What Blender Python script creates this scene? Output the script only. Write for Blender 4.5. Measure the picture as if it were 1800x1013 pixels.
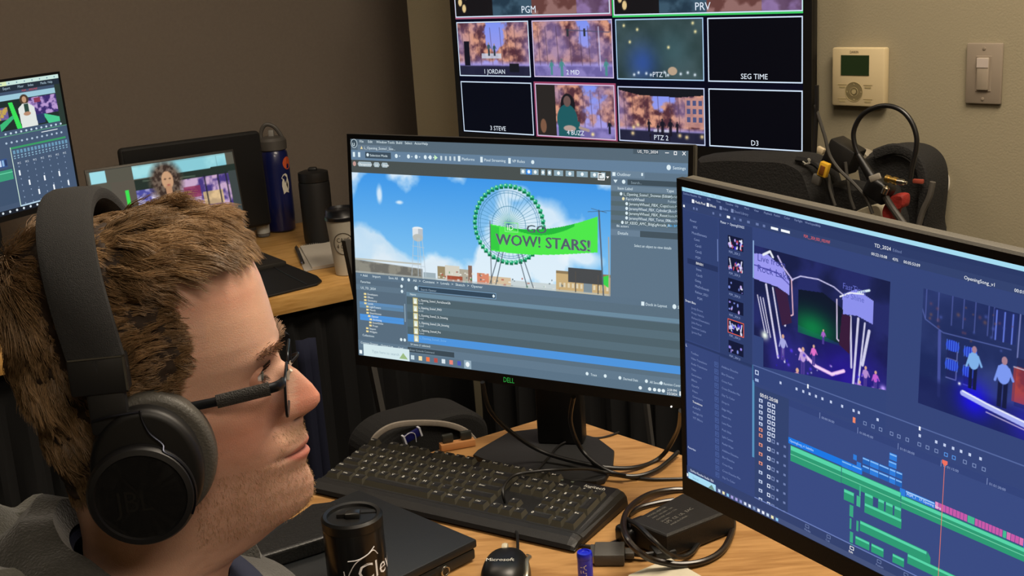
import bpy, bmesh, math, random
import numpy as np
from mathutils import Matrix, Vector
random.seed(7)
rng = np.random.default_rng(7)
scene = bpy.context.scene
COL = scene.collection
for o in list(bpy.data.objects): bpy.data.objects.remove(o)

# ------------------------------------------------------------------ camera
CAM = Vector((0, 0, 1.474)); F_PX = 2144.1
_p = math.radians(14.936); _r = math.radians(-3.681)
_fw = Vector((0, math.cos(_p), -math.sin(_p))); _ri = Vector((1, 0, 0)); _up = _ri.cross(_fw)
RI = math.cos(_r) * _ri + math.sin(_r) * _up
UP = -math.sin(_r) * _ri + math.cos(_r) * _up
cd = bpy.data.cameras.new('camera'); cam = bpy.data.objects.new('camera', cd); COL.objects.link(cam)
cd.sensor_width = 36; cd.lens = F_PX / 1800 * 36; cd.clip_start = 0.02
m = Matrix.Identity(4)
for i in range(3):
    m[i][0] = RI[i]; m[i][1] = UP[i]; m[i][2] = -_fw[i]; m[i][3] = CAM[i]
cam.matrix_world = m
scene.camera = cam
# ------------------------------------------------------------------ exposure, world, ceiling light
scene.view_settings.view_transform = 'Standard'
scene.view_settings.look = 'None'
scene.view_settings.exposure = 0.0
scene.view_settings.gamma = 1.0
scene.view_settings.use_curve_mapping = False
world = bpy.data.worlds.new('world'); scene.world = world; world.use_nodes = True
world.node_tree.nodes['Background'].inputs[0].default_value = (0.75, 0.72, 0.68, 1)
world.node_tree.nodes['Background'].inputs[1].default_value = 0.02

def area(name, loc, target, sx, sy, power, color):
    l = bpy.data.lights.new(name, 'AREA'); l.shape = 'RECTANGLE'; l.size = sx; l.size_y = sy
    l.energy = power; l.color = color
    o = bpy.data.objects.new(name, l); COL.objects.link(o); o.location = loc
    o.rotation_euler = (Vector(target) - Vector(loc)).to_track_quat('-Z', 'Y').to_euler()
    return o
WARM = (1.0, 0.86, 0.68)
area('ceiling_lamp', (0.75, 1.35, 2.62), (0.75, 1.35, 0), 1.2, 0.6, 50, WARM)
area('ceiling_lamp', (0.8, -0.8, 2.62), (0.8, -0.8, 0), 1.2, 0.6, 32, WARM)
area('ceiling_lamp', (-0.9, 2.3, 2.62), (-0.9, 2.3, 0), 1.2, 0.6, 6, WARM)

# ------------------------------------------------------------------ helpers
def ray(px, py):
    return RI * ((px - 900) / F_PX) - UP * ((py - 506.5) / F_PX) + _fw
def onz(px, py, z):
    "point at height z seen at a place in the photograph"
    d = ray(px, py); t = (z - CAM.z) / d.z; return CAM + d * t
def onpl(px, py, p0, n):
    d = ray(px, py); n = Vector(n); t = (Vector(p0) - CAM).dot(n) / d.dot(n); return CAM + d * t

def lin(c):
    if isinstance(c, str):
        c = c.lstrip('#'); c = tuple(int(c[i:i+2], 16) / 255 for i in (0, 2, 4))
    return tuple(x / 12.92 if x <= 0.04045 else ((x + 0.055) / 1.055) ** 2.4 for x in c)

MATS = {}
def mat(name, color='#808080', rough=0.5, metal=0.0, noise=0.0, nscale=40, bump=0.0, bscale=200, spec=0.5,
        sss=0.0, coat=0.0, trans=0.0, sheen=0.0, attr=None, emit=None, estr=0.0):
    if name in MATS: return MATS[name]
    M = bpy.data.materials.new(name); M.use_nodes = True; nt = M.node_tree
    b = nt.nodes['Principled BSDF']; c = lin(color)
    b.inputs['Base Color'].default_value = (*c, 1); b.inputs['Roughness'].default_value = rough
    b.inputs['Metallic'].default_value = metal; b.inputs['Specular IOR Level'].default_value = spec
    b.inputs['Coat Weight'].default_value = coat; b.inputs['Transmission Weight'].default_value = trans
    b.inputs['Sheen Weight'].default_value = sheen
    if sss:
        b.inputs['Subsurface Weight'].default_value = sss
        b.inputs['Subsurface Radius'].default_value = (0.9, 0.35, 0.2); b.inputs['Subsurface Scale'].default_value = 0.006
    if emit:
        b.inputs['Emission Color'].default_value = (*lin(emit), 1); b.inputs['Emission Strength'].default_value = estr
    tc = nt.nodes.new('ShaderNodeTexCoord')
    src = None
    if attr:
        a = nt.nodes.new('ShaderNodeAttribute'); a.attribute_name = attr; src = a.outputs['Color']
        nt.links.new(src, b.inputs['Base Color'])
    if noise:
        n = nt.nodes.new('ShaderNodeTexNoise'); n.inputs['Scale'].default_value = nscale; n.inputs['Detail'].default_value = 5
        nt.links.new(tc.outputs['Object'], n.inputs['Vector'])
        mr = nt.nodes.new('ShaderNodeMapRange'); mr.inputs[3].default_value = 1 - noise; mr.inputs[4].default_value = 1 + noise
        nt.links.new(n.outputs['Fac'], mr.inputs[0])
        mx = nt.nodes.new('ShaderNodeMix'); mx.data_type = 'RGBA'; mx.blend_type = 'MULTIPLY'; mx.inputs[0].default_value = 1
        if src: nt.links.new(src, mx.inputs[6])
        else: mx.inputs[6].default_value = (*c, 1)
        nt.links.new(mr.outputs[0], mx.inputs[7]); nt.links.new(mx.outputs[2], b.inputs['Base Color'])
    if bump:
        n = nt.nodes.new('ShaderNodeTexNoise'); n.inputs['Scale'].default_value = bscale; n.inputs['Detail'].default_value = 3
        nt.links.new(tc.outputs['Object'], n.inputs['Vector'])
        bp = nt.nodes.new('ShaderNodeBump'); bp.inputs['Strength'].default_value = bump; bp.inputs['Distance'].default_value = 0.002
        nt.links.new(n.outputs['Fac'], bp.inputs['Height']); nt.links.new(bp.outputs[0], b.inputs['Normal'])
    MATS[name] = M
    return M

class MB:
    "collects geometry for one mesh object"
    def __init__(s): s.v = []; s.f = []; s.m = []; s.sm = []
    def add(s, vs, fs, mi=0, smooth=False, M=None):
        b = len(s.v)
        for v in vs:
            v = Vector(v)
            if M is not None: v = M @ v
            s.v.append(tuple(v))
        for f in fs: s.f.append(tuple(b + i for i in f)); s.m.append(mi); s.sm.append(smooth)
        return s
    def bm(s, bm, mi=0, smooth=False, M=None):
        bm.verts.index_update()
        s.add([v.co.copy() for v in bm.verts], [[v.index for v in f.verts] for f in bm.faces], mi, smooth, M); bm.free(); return s
    def box(s, lo, hi, mi=0, M=None, r=0.0, seg=2, smooth=None):
        bm = bmesh.new(); bmesh.ops.create_cube(bm, size=1)
        for v in bm.verts: v.co = Vector([(lo[i] + hi[i]) / 2 + v.co[i] * (hi[i] - lo[i]) for i in range(3)])
        if r > 0: bmesh.ops.bevel(bm, geom=bm.edges[:], offset=r, segments=seg, profile=0.5, affect='EDGES')
        return s.bm(bm, mi, (r > 0 and seg > 1) if smooth is None else smooth, M)
    def prism(s, pts, z0, z1, mi=0, M=None, r=0.0, seg=2, smooth=None):
        "pts: outline in xy (counter-clockwise)"
        bm = bmesh.new(); n = len(pts)
        a = [bm.verts.new((p[0], p[1], z0)) for p in pts]; b = [bm.verts.new((p[0], p[1], z1)) for p in pts]
        bm.faces.new(a[::-1]); bm.faces.new(b)
        for i in range(n): bm.faces.new((a[i], a[(i+1) % n], b[(i+1) % n], b[i]))
        bmesh.ops.recalc_face_normals(bm, faces=bm.faces[:])
        if r > 0:
            e = [e for e in bm.edges if abs(e.verts[0].co.z - e.verts[1].co.z) < 1e-7]
            bmesh.ops.bevel(bm, geom=e, offset=r, segments=seg, profile=0.5, affect='EDGES')
        return s.bm(bm, mi, False if smooth is None else smooth, M)
    def lathe(s, prof, n=40, mi=0, M=None, smooth=True, a0=0.0, a1=None):
        vs = []; fs = []; k = len(prof)
        for i in range(n):
            a = 2 * math.pi * i / n
            for r_, z in prof: vs.append((r_ * math.cos(a), r_ * math.sin(a), z))
        for i in range(n):
            j = (i + 1) % n
            for q in range(k - 1): fs.append((i*k+q, j*k+q, j*k+q+1, i*k+q+1))
        if prof[0][0] > 1e-5: fs.append(tuple(i*k for i in range(n))[::-1])
        if prof[-1][0] > 1e-5: fs.append(tuple(i*k+k-1 for i in range(n)))
        return s.add(vs, fs, mi, smooth, M)
    def tube(s, pts, r, n=8, mi=0, M=None, smooth=True, sub=0, sx=1.0):
        P_ = [Vector(p) for p in pts]
        if sub: P_ = spline(P_, sub)
        rr = r if isinstance(r, (list, tuple)) else None
        vs = []; fs = []; T = len(P_); up = None
        for i, p in enumerate(P_):
            t = (P_[min(i+1, T-1)] - P_[max(i-1, 0)])
            if t.length < 1e-9: t = Vector((0, 0, 1))
            t.normalize()
            if up is None:
                up = Vector((0, 0, 1)) if abs(t.z) < 0.9 else Vector((1, 0, 0))
            x = t.cross(up)
            if x.length < 1e-6: x = t.cross(Vector((1, 0, 0)))
            x.normalize(); y = x.cross(t).normalized(); up = y
            q = rr[0] + (rr[1] - rr[0]) * i / (T - 1) if rr else r
            for k in range(n):
                a = 2 * math.pi * k / n; vs.append(p + x * math.cos(a) * q * sx + y * math.sin(a) * q)
        for i in range(T - 1):
            for k in range(n):
                k2 = (k + 1) % n; fs.append((i*n+k, i*n+k2, (i+1)*n+k2, (i+1)*n+k))
        fs.append(tuple(range(n))[::-1]); fs.append(tuple((T-1)*n + k for k in range(n)))
        return s.add(vs, fs, mi, smooth, M)
    def text(s, txt, size, M=None, mi=0, depth=0.0, align='LEFT', sx=1.0, shear=0.0):
        vs, fs = glyphs(txt)
        w = max((v[0] for v in vs), default=0) + min((v[0] for v in vs), default=0)
        off = {'LEFT': 0, 'CENTER': -w / 2, 'RIGHT': -w}[align]
        vs = [((v[0] + off + shear * v[1]) * size * sx, v[1] * size, depth) for v in vs]
        return s.add(vs, fs, mi, False, M)
    def obj(s, name, mats, parent=None, world=None, local=None):
        me = bpy.data.meshes.new(name); me.from_pydata(s.v, [], s.f)
        for mm in (mats if isinstance(mats, (list, tuple)) else [mats]): me.materials.append(mm)
        me.polygons.foreach_set('material_index', s.m); me.polygons.foreach_set('use_smooth', s.sm); me.update()
        if any(s.sm): me.set_sharp_from_angle(angle=math.radians(33))
        o = bpy.data.objects.new(name, me); COL.objects.link(o)
        if parent is not None:
            o.parent = parent
        if world is not None:
            o.matrix_basis = (parent.matrix_basis.inverted() @ world) if parent is not None else world
        if local is not None: o.matrix_basis = local
        return o

def spline(P_, sub):
    out = []; n = len(P_)
    for i in range(n - 1):
        p0 = P_[max(i-1, 0)]; p1 = P_[i]; p2 = P_[i+1]; p3 = P_[min(i+2, n-1)]
        for k in range(sub):
            t = k / sub
            out.append(0.5 * ((2*p1) + (p2-p0)*t + (2*p0-5*p1+4*p2-p3)*t*t + (3*p1-p0-3*p2+p3)*t**3))
    out.append(P_[-1]); return out

_G = {}
def glyphs(txt):
    if txt in _G: return _G[txt]
    cu = bpy.data.curves.new('t', 'FONT'); cu.body = txt; cu.size = 1.0; cu.resolution_u = 2
    o = bpy.data.objects.new('t', cu); COL.objects.link(o)
    dg = bpy.context.evaluated_depsgraph_get(); me = bpy.data.meshes.new_from_object(o.evaluated_get(dg))
    vs = [tuple(v.co[:2]) for v in me.vertices]; fs = [tuple(p.vertices) for p in me.polygons]
    fs = [f if me.polygons[i].normal.z >= 0 else f[::-1] for i, f in enumerate(fs)]
    bpy.data.meshes.remove(me); bpy.data.objects.remove(o); bpy.data.curves.remove(cu)
    _G[txt] = (vs, fs); return _G[txt]

def thing(name, label, cat, loc=(0, 0, 0), rotz=0.0, group=None):
    o = bpy.data.objects.new(name, None); COL.objects.link(o); o.empty_display_size = 0.05
    o.matrix_basis = Matrix.Translation(loc) @ Matrix.Rotation(rotz, 4, 'Z')
    o['label'] = label; o['category'] = cat
    if group: o['group'] = group
    return o
def tag(o, label, cat, group=None):
    o['label'] = label; o['category'] = cat
    if group: o['group'] = group
    return o
def struct(o): o['kind'] = 'structure'; return o
Rz = lambda a: Matrix.Rotation(a, 4, 'Z')
Rx = lambda a: Matrix.Rotation(a, 4, 'X')
Ry = lambda a: Matrix.Rotation(a, 4, 'Y')
Tr = lambda *a: Matrix.Translation(a if len(a) == 3 else a[0])

# ------------------------------------------------------------------ setting
WU = Vector((0.6956, -0.7185, 0)); WN = Vector((-0.7185, -0.6956, 0)); W0 = Vector((0.7187, 2.5831, 0))
plaster = mat('beige_plaster', '#938a72', 0.85, noise=0.05, nscale=3, bump=0.25, bscale=260)
fabricw = mat('grey_wall_fabric', '#70665c', 0.95, noise=0.10, nscale=120, bump=0.5, bscale=700)
def wall_box(name, p, u, n, s0, s1, th, z0, z1, m_):
    "slab whose front face passes through p, running along u from s0 to s1, thickness behind"
    mb = MB(); a = p + u * s0; b = p + u * s1; c = b - n * th; d = a - n * th
    mb.prism([a[:2], b[:2], c[:2], d[:2]], z0, z1)
    return struct(mb.obj(name, m_))
wall_box('wall_back', W0, WU, WN, -1.388, 3.6, 0.30, 0, 2.7, plaster)
LU = Vector((0.8469, 0.5318, 0)); LN = Vector((0.5318, -0.8469, 0)); LW = Vector((-0.86, 3.64, 0))
wall_box('wall_left', LW, LU, LN, -5.0, 1.6, 0.12, 0, 2.7, fabricw)
wall_box('wall_front', Vector((0, -2.2, 0)), Vector((-1, 0, 0)), Vector((0, 1, 0)), -3.4, 5.4, 0.12, 0, 2.7, plaster)
wall_box('wall_right', Vector((3.2, 0, 0)), Vector((0, 1, 0)), Vector((-1, 0, 0)), -2.3, 0.8, 0.12, 0, 2.7, plaster)
carpet = mat('dark_carpet', '#26242a', 0.95, noise=0.3, nscale=300, bump=0.6, bscale=500)
ceil = mat('ceiling_tile', '#cfc8bc', 0.9, noise=0.06, nscale=90, bump=0.2, bscale=300)
struct(MB().box((-6, -2.6, -0.05), (3.6, 5.2, 0)).obj('floor', carpet))
struct(MB().box((-6, -2.6, 2.7), (3.6, 5.2, 2.75)).obj('ceiling', ceil))
for k, (lx, ly) in enumerate(((0.75, 1.35), (0.8, -0.8), (-0.9, 2.3))):
    t = thing('ceiling_light', ['recessed ceiling light panel over the corner desk', 'recessed ceiling light panel behind the seated person',
        'recessed ceiling light panel near the grey wall above the side desk'][k], 'light', (lx, ly, 2.7))
    MB().box((-.62, -.32, -.03), (.62, -.31, 0)).box((-.62, .31, -.03), (.62, .32, 0)).box((-.62, -.31, -.03), (-.61, .31, 0)).box((.61, -.31, -.03), (.62, .31, 0)).obj('light_frame', mat('white_metal', '#d8d8d4', 0.5), t)
    MB().box((-.61, -.31, -.02), (.61, .31, -.004)).obj('diffuser', mat('lit_diffuser', '#ffffff', 0.6, emit='#ffe8cc', estr=2.0), t)

# ------------------------------------------------------------------ desks
def wood(name, c1, c2, rot):
    M = bpy.data.materials.new(name); M.use_nodes = True; nt = M.node_tree; b = nt.nodes['Principled BSDF']
    b.inputs['Roughness'].default_value = 0.42; b.inputs['Specular IOR Level'].default_value = 0.35
    tc = nt.nodes.new('ShaderNodeTexCoord'); mp = nt.nodes.new('ShaderNodeMapping'); mp.inputs['Rotation'].default_value = (0, 0, rot)
    mp.inputs['Scale'].default_value = (3.0, 22, 22)
    nt.links.new(tc.outputs['Object'], mp.inputs[0])
    n1 = nt.nodes.new('ShaderNodeTexNoise'); n1.inputs['Scale'].default_value = 1.1; n1.inputs['Detail'].default_value = 6; n1.inputs['Distortion'].default_value = 1.6
    n2 = nt.nodes.new('ShaderNodeTexNoise'); n2.inputs['Scale'].default_value = 7; n2.inputs['Detail'].default_value = 4
    nt.links.new(mp.outputs[0], n1.inputs[0]); nt.links.new(mp.outputs[0], n2.inputs[0])
    w = nt.nodes.new('ShaderNodeMath'); w.operation = 'MULTIPLY'; w.inputs[1].default_value = 14
    nt.links.new(n1.outputs['Fac'], w.inputs[0])
    sn = nt.nodes.new('ShaderNodeMath'); sn.operation = 'SINE'; nt.links.new(w.outputs[0], sn.inputs[0])
    ad = nt.nodes.new('ShaderNodeMath'); ad.operation = 'MULTIPLY_ADD'; ad.inputs[1].default_value = 0.22; nt.links.new(sn.outputs[0], ad.inputs[0]); nt.links.new(n2.outputs['Fac'], ad.inputs[2])
    cr = nt.nodes.new('ShaderNodeValToRGB'); cr.color_ramp.elements[0].position = 0.15; cr.color_ramp.elements[1].position = 0.8
    cr.color_ramp.elements[0].color = (*lin(c1), 1); cr.color_ramp.elements[1].color = (*lin(c2), 1)
    nt.links.new(ad.outputs[0], cr.inputs[0]); nt.links.new(cr.outputs[0], b.inputs['Base Color'])
    return M
wood_main = wood('maple_laminate', '#90683b', '#b38956', 0.86)
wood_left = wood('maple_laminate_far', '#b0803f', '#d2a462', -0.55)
blackpaint = mat('black_metal', '#0c0c0d', 0.5)
DZ = 0.74
V0 = (0.062, 1.919)
dk = thing('corner_desk', 'maple topped corner desk holding the black keyboard and two monitors', 'desk', (0.062, 1.919, 0))
T = Tr(-0.062, -1.919, 0)
MB().prism([V0, (-0.78, 1.384), (-0.72, 1.26), (-0.12, 1.235), (0.0, 1.06), (0.80, -0.05), (1.30, 0.485)], DZ - 0.03, DZ, M=T, r=0.003).obj('desk_top', wood_main, dk)
for (x, y) in ((-0.70, 1.36), (0.75, 0.1), (1.2, 0.5), (0.05, 1.82)):
    MB().box((x - .02, y - .02, 0), (x + .02, y + .02, DZ - .031), M=T).obj('leg', blackpaint, dk)
L1 = onz(462, 528.6, DZ); L2 = onz(623, 495, DZ)
ld = thing('side_desk', 'maple desk along the grey wall with bottles and notepad', 'desk', (L1.x, L1.y, 0), math.atan2(LU.y, LU.x))
MB().box((-1.3, 0, DZ - .045), (0.52, 0.80, DZ), r=0.003).obj('desk_top', wood_left, ld)
for x in (-1.26, 0.48):
    MB().box((x - .02, .11, 0), (x + .02, .78, DZ - .046)).obj('leg', blackpaint, ld)
MB().box((-1.24, .62, .12), (0.46, .64, DZ - .05)).obj('modesty_panel', blackpaint, ld)

# ------------------------------------------------------------------ black pleated drape under and behind the desks
def drape(name, pts, z0, z1, m_, amp=0.018, wl=0.07):
    L = []; d = 0; P_ = [Vector((*p, 0)) for p in pts]
    segs = []
    for a, b in zip(P_[:-1], P_[1:]):
        n = int((b - a).length / 0.012)
        for i in range(n): segs.append((a.lerp(b, i / n), (b - a).normalized()))
    segs.append((P_[-1], (P_[-1] - P_[-2]).normalized()))
    vs = []; fs = []; rows = 12
    for i, (p, t) in enumerate(segs):
        n_ = Vector((t.y, -t.x, 0)); s_ = i * 0.012
        for k in range(rows):
            z = z0 + (z1 - z0) * k / (rows - 1); w = amp * (0.6 + 0.4 * (1 - k / (rows - 1)))
            o_ = w * math.sin(s_ / wl * 2 * math.pi + 0.7 * math.sin(s_ * 9)) + 0.3 * w * math.sin(s_ * 170 + k * 0.4)
            q = p + n_ * o_; vs.append((q.x, q.y, z))
    for i in range(len(segs) - 1):
        for k in range(rows - 1): fs.append((i*rows+k, (i+1)*rows+k, (i+1)*rows+k+1, i*rows+k+1))
    mb = MB(); mb.add(vs, fs, 0, True); o = mb.obj(name, m_)
    so = o.modifiers.new('thick', 'SOLIDIFY'); so.thickness = 0.003; return o
blackcloth = mat('black_cloth', '#0b0b0c', 0.95, noise=0.2, nscale=30)
tag(drape('drape', [(-1.70, 2.155), (-0.12, 3.147)], 0.01, 0.688, blackcloth),
    'black pleated drape hanging below the front edge of the side desk', 'drape')
tag(drape('drape', [(-0.09, 3.06), (-0.05, 2.70), (0.62, 2.00), (0.80, 1.81)], 0.01, 0.72, blackcloth),
    'black pleated drape standing behind the corner desk below the wall screen', 'drape')
# ------------------------------------------------------------------ screens: flat pictures made of coloured faces that give off light
def fbm(w, h, sc, seed, oct=5):
    r = np.random.default_rng(seed); out = np.zeros((h, w)); amp = 1; tot = 0
    for o_ in range(oct):
        gx = max(2, int(w / sc * 2 ** o_) + 2); gy = max(2, int(h / sc * 2 ** o_) + 2)
        g = r.random((gy, gx)); ys = np.linspace(0, gy - 1.001, h); xs = np.linspace(0, gx - 1.001, w)
        y0 = ys.astype(int); x0 = xs.astype(int); fy = ys - y0; fx = xs - x0
        fy = fy * fy * (3 - 2 * fy); fx = fx * fx * (3 - 2 * fx)
        a = g[y0][:, x0]; b = g[y0][:, x0 + 1]; c = g[y0 + 1][:, x0]; d = g[y0 + 1][:, x0 + 1]
        out += amp * ((a * (1 - fx) + b * fx) * (1 - fy[:, None]) + (c * (1 - fx) + d * fx) * fy[:, None]); tot += amp; amp *= 0.5
    return out / tot
def hexc(c): c = c.lstrip('#'); return np.array([int(c[i:i+2], 16) / 255 for i in (0, 2, 4)])
class Pic:
    "small raster painted with code; units are its own pixels"
    def __init__(s, w, h, c='#000000'):
        s.w = w; s.h = h; s.a = np.ones((h, w, 3)) * hexc(c); s.Y, s.X = np.mgrid[0:h, 0:w] + 0.5
    def mix(s, mask, c, al=1.0):
        c = hexc(c) if isinstance(c, str) else c
        m_ = (np.clip(mask, 0, 1) * al)[..., None]; s.a = s.a * (1 - m_) + c * m_; return s
    def rect(s, x0, y0, x1, y1, c, al=1.0, soft=0.5):
        k = 1 / soft if soft else 1e3
        return s.mix(np.clip((s.X - x0) * k + .5, 0, 1) * np.clip((x1 - s.X) * k + .5, 0, 1) * np.clip((s.Y - y0) * k + .5, 0, 1) * np.clip((y1 - s.Y) * k + .5, 0, 1), c, al)
    def ell(s, cx, cy, rx, ry, c, al=1.0, soft=0.8, rot=0):
        dx = s.X - cx; dy = s.Y - cy; ca = math.cos(rot); sa = math.sin(rot)
        d = np.sqrt(((dx * ca + dy * sa) / rx) ** 2 + ((-dx * sa + dy * ca) / ry) ** 2)
        return s.mix(np.clip((1 - d) * min(rx, ry) / soft + .5, 0, 1), c, al)
    def glow(s, cx, cy, r, c, al=1.0):
        return s.mix(np.exp(-((s.X - cx) ** 2 + (s.Y - cy) ** 2) / (r * r)), c, al)
    def line(s, pts, w, c, al=1.0):
        m_ = np.zeros((s.h, s.w))
        for (x0, y0), (x1, y1) in zip(pts[:-1], pts[1:]):
            L = max((x1 - x0) ** 2 + (y1 - y0) ** 2, 1e-9); t = np.clip(((s.X - x0) * (x1 - x0) + (s.Y - y0) * (y1 - y0)) / L, 0, 1)
            d = np.hypot(s.X - x0 - t * (x1 - x0), s.Y - y0 - t * (y1 - y0)); m_ = np.maximum(m_, np.clip((w / 2 - d) + .5, 0, 1))
        return s.mix(m_, c, al)
    def poly(s, pts, c, al=1.0):
        ins = np.zeros((s.h, s.w), bool); n = len(pts)
        for i in range(n):
            (x0, y0), (x1, y1) = pts[i], pts[(i + 1) % n]
            if y0 == y1: continue
            cond = ((y0 > s.Y) != (y1 > s.Y)) & (s.X < (x1 - x0) * (s.Y - y0) / (y1 - y0) + x0); ins ^= cond
        return s.mix(ins.astype(float), c, al)
    def tex(s, mask, c1, c2, sc, seed, th=0.5, k=6, al=1.0):
        n = np.clip((fbm(s.w, s.h, sc, seed) - th) * k + .5, 0, 1)[..., None]
        c = hexc(c1) * (1 - n) + hexc(c2) * n; m_ = (np.clip(mask, 0, 1) * al)[..., None]; s.a = s.a * (1 - m_) + c * m_; return s
    def person(s, x, y, h, c_top, c_leg, c_skin='#b08a78', w=1.0):
        s.rect(x - .09*h*w, y - .5*h, x - .01*h, y, c_leg); s.rect(x + .01*h, y - .5*h, x + .09*h*w, y, c_leg)
        s.ell(x, y - .66*h, .12*h*w, .2*h, c_top); s.ell(x, y - .92*h, .06*h, .08*h, c_skin)
        s.line([(x - .1*h, y - .78*h), (x - .17*h, y - .5*h)], .05*h, c_top); s.line([(x + .1*h, y - .78*h), (x + .2*h, y - .58*h)], .05*h, c_top)
        return s

class Screen:
    "flat picture W x H units drawn on a w x h metre panel; x right, y down; local frame x, -z, facing -y"
    def __init__(s, W, H, w, h):
        s.W, s.H, s.w, s.h = W, H, w, h; s.V = []; s.Fs = []; s.C = []; s.grids = []; s.clip = None
    def _p(s, x, y, l): return (x / s.W * s.w, -0.00012 * l, -y / s.H * s.h)
    def poly(s, pts, c, l=1):
        if s.clip: pts = [(min(max(x, s.clip[0]), s.clip[2]), min(max(y, s.clip[1]), s.clip[3])) for x, y in pts]
        b = len(s.V); s.V += [s._p(x, y, l) for x, y in pts]
        a = sum(pts[i][0] * pts[(i+1) % len(pts)][1] - pts[(i+1) % len(pts)][0] * pts[i][1] for i in range(len(pts)))
        f = list(range(b, b + len(pts))); s.Fs.append(f if a < 0 else f[::-1]); s.C.append(lin(c)); return s
    def rect(s, x0, y0, x1, y1, c, l=1): return s.poly([(x0, y0), (x1, y0), (x1, y1), (x0, y1)], c, l)
    def frame(s, x0, y0, x1, y1, t, c, l=1):
        s.rect(x0, y0, x1, y0+t, c, l); s.rect(x0, y1-t, x1, y1, c, l); s.rect(x0, y0+t, x0+t, y1-t, c, l); return s.rect(x1-t, y0+t, x1, y1-t, c, l)
    def ell(s, cx, cy, rx, ry, c, l=2, n=14): return s.poly([(cx + rx * math.cos(2*math.pi*i/n), cy + ry * math.sin(2*math.pi*i/n)) for i in range(n)], c, l)
    def line(s, x0, y0, x1, y1, t, c, l=2):
        L = math.hypot(x1-x0, y1-y0) or 1; nx = -(y1-y0)/L*t/2; ny = (x1-x0)/L*t/2
        return s.poly([(x0+nx, y0+ny), (x1+nx, y1+ny), (x1-nx, y1-ny), (x0-nx, y0-ny)], c, l)
    def text(s, x, y, size, txt, c, l=3, align='LEFT', sx=1.0, rot=0.0):
        "baseline at y"
        vs, fs = glyphs(txt)
        if not vs: return s
        w = max(v[0] for v in vs); off = {'LEFT': 0, 'CENTER': -w/2, 'RIGHT': -w}[align]; b = len(s.V); ca = math.cos(rot); sa = math.sin(rot)
        for v in vs:
            u = (v[0] + off) * size * sx; q = -v[1] * size
            s.V.append(s._p(x + u*ca - q*sa, y + u*sa + q*ca, l))
        for f in fs: s.Fs.append([b + i for i in f]); s.C.append(lin(c))
        return s
    def pic(s, x0, y0, x1, y1, P_, l=2): s.grids.append((x0, y0, x1, y1, P_.a, l)); return s
    def build(s, name, parent, world, mat_):
        V = [np.array(s.V, float).reshape(-1, 3)]; loops = [np.array([i for f in s.Fs for i in f], int)]
        lens = [np.array([len(f) for f in s.Fs], int)]; cols = [np.repeat(np.array(s.C, float).reshape(-1, 3), lens[0], axis=0)]
        base = len(s.V)
        for x0, y0, x1, y1, a, l in s.grids:
            h, w = a.shape[:2]
            xs = x0 + (x1 - x0) * (np.arange(w) / (w - 1)); ys = y0 + (y1 - y0) * (np.arange(h) / (h - 1))
            X, Y = np.meshgrid(xs, ys); V.append(np.stack([X / s.W * s.w, np.full_like(X, -0.00012 * l), -Y / s.H * s.h], -1).reshape(-1, 3))
            i = np.arange(h * w).reshape(h, w); q = np.stack([i[1:, :-1], i[1:, 1:], i[:-1, 1:], i[:-1, :-1]], -1).reshape(-1, 4)
            lc = np.where(a <= .04045, a / 12.92, ((np.clip(a, 0, 1) + .055) / 1.055) ** 2.4).reshape(-1, 3)
            loops.append((q + base).ravel()); cols.append(lc[q.ravel()]); lens.append(np.full(len(q), 4)); base += h * w
        V = np.concatenate(V); loops = np.concatenate(loops); lens = np.concatenate(lens); cols = np.concatenate(cols)
        me = bpy.data.meshes.new(name); me.vertices.add(len(V)); me.vertices.foreach_set('co', V.ravel())
        me.loops.add(len(loops)); me.loops.foreach_set('vertex_index', loops.astype(np.int32))
        me.polygons.add(len(lens)); me.polygons.foreach_set('loop_start', np.concatenate([[0], np.cumsum(lens)[:-1]]).astype(np.int32))
        me.polygons.foreach_set('loop_total', lens.astype(np.int32)); me.update(calc_edges=True)
        ca = me.color_attributes.new('picture', 'FLOAT_COLOR', 'CORNER')
        ca.data.foreach_set('color', np.concatenate([cols, np.ones((len(cols), 1))], 1).astype(np.float32).ravel())
        me.materials.append(mat_); me.validate(); o = bpy.data.objects.new(name, me); COL.objects.link(o); o.parent = parent
        o.matrix_basis = parent.matrix_basis.inverted() @ world; return o

def screen_mat(name, strength=1.0, glow=(0, 0, 0)):
    M = bpy.data.materials.new(name); M.use_nodes = True; nt = M.node_tree; b = nt.nodes['Principled BSDF']
    b.inputs['Base Color'].default_value = (0.003, 0.003, 0.004, 1); b.inputs['Roughness'].default_value = 0.45; b.inputs['Specular IOR Level'].default_value = 0.06
    a = nt.nodes.new('ShaderNodeAttribute'); a.attribute_name = 'picture'
    ad = nt.nodes.new('ShaderNodeMix'); ad.data_type = 'RGBA'; ad.blend_type = 'ADD'; ad.inputs[0].default_value = 1; ad.inputs[7].default_value = (*glow, 1)
    nt.links.new(a.outputs['Color'], ad.inputs[6]); nt.links.new(ad.outputs[2], b.inputs['Emission Color']); b.inputs['Emission Strength'].default_value = strength
    return M
SCR = screen_mat('lit_screen')

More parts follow.
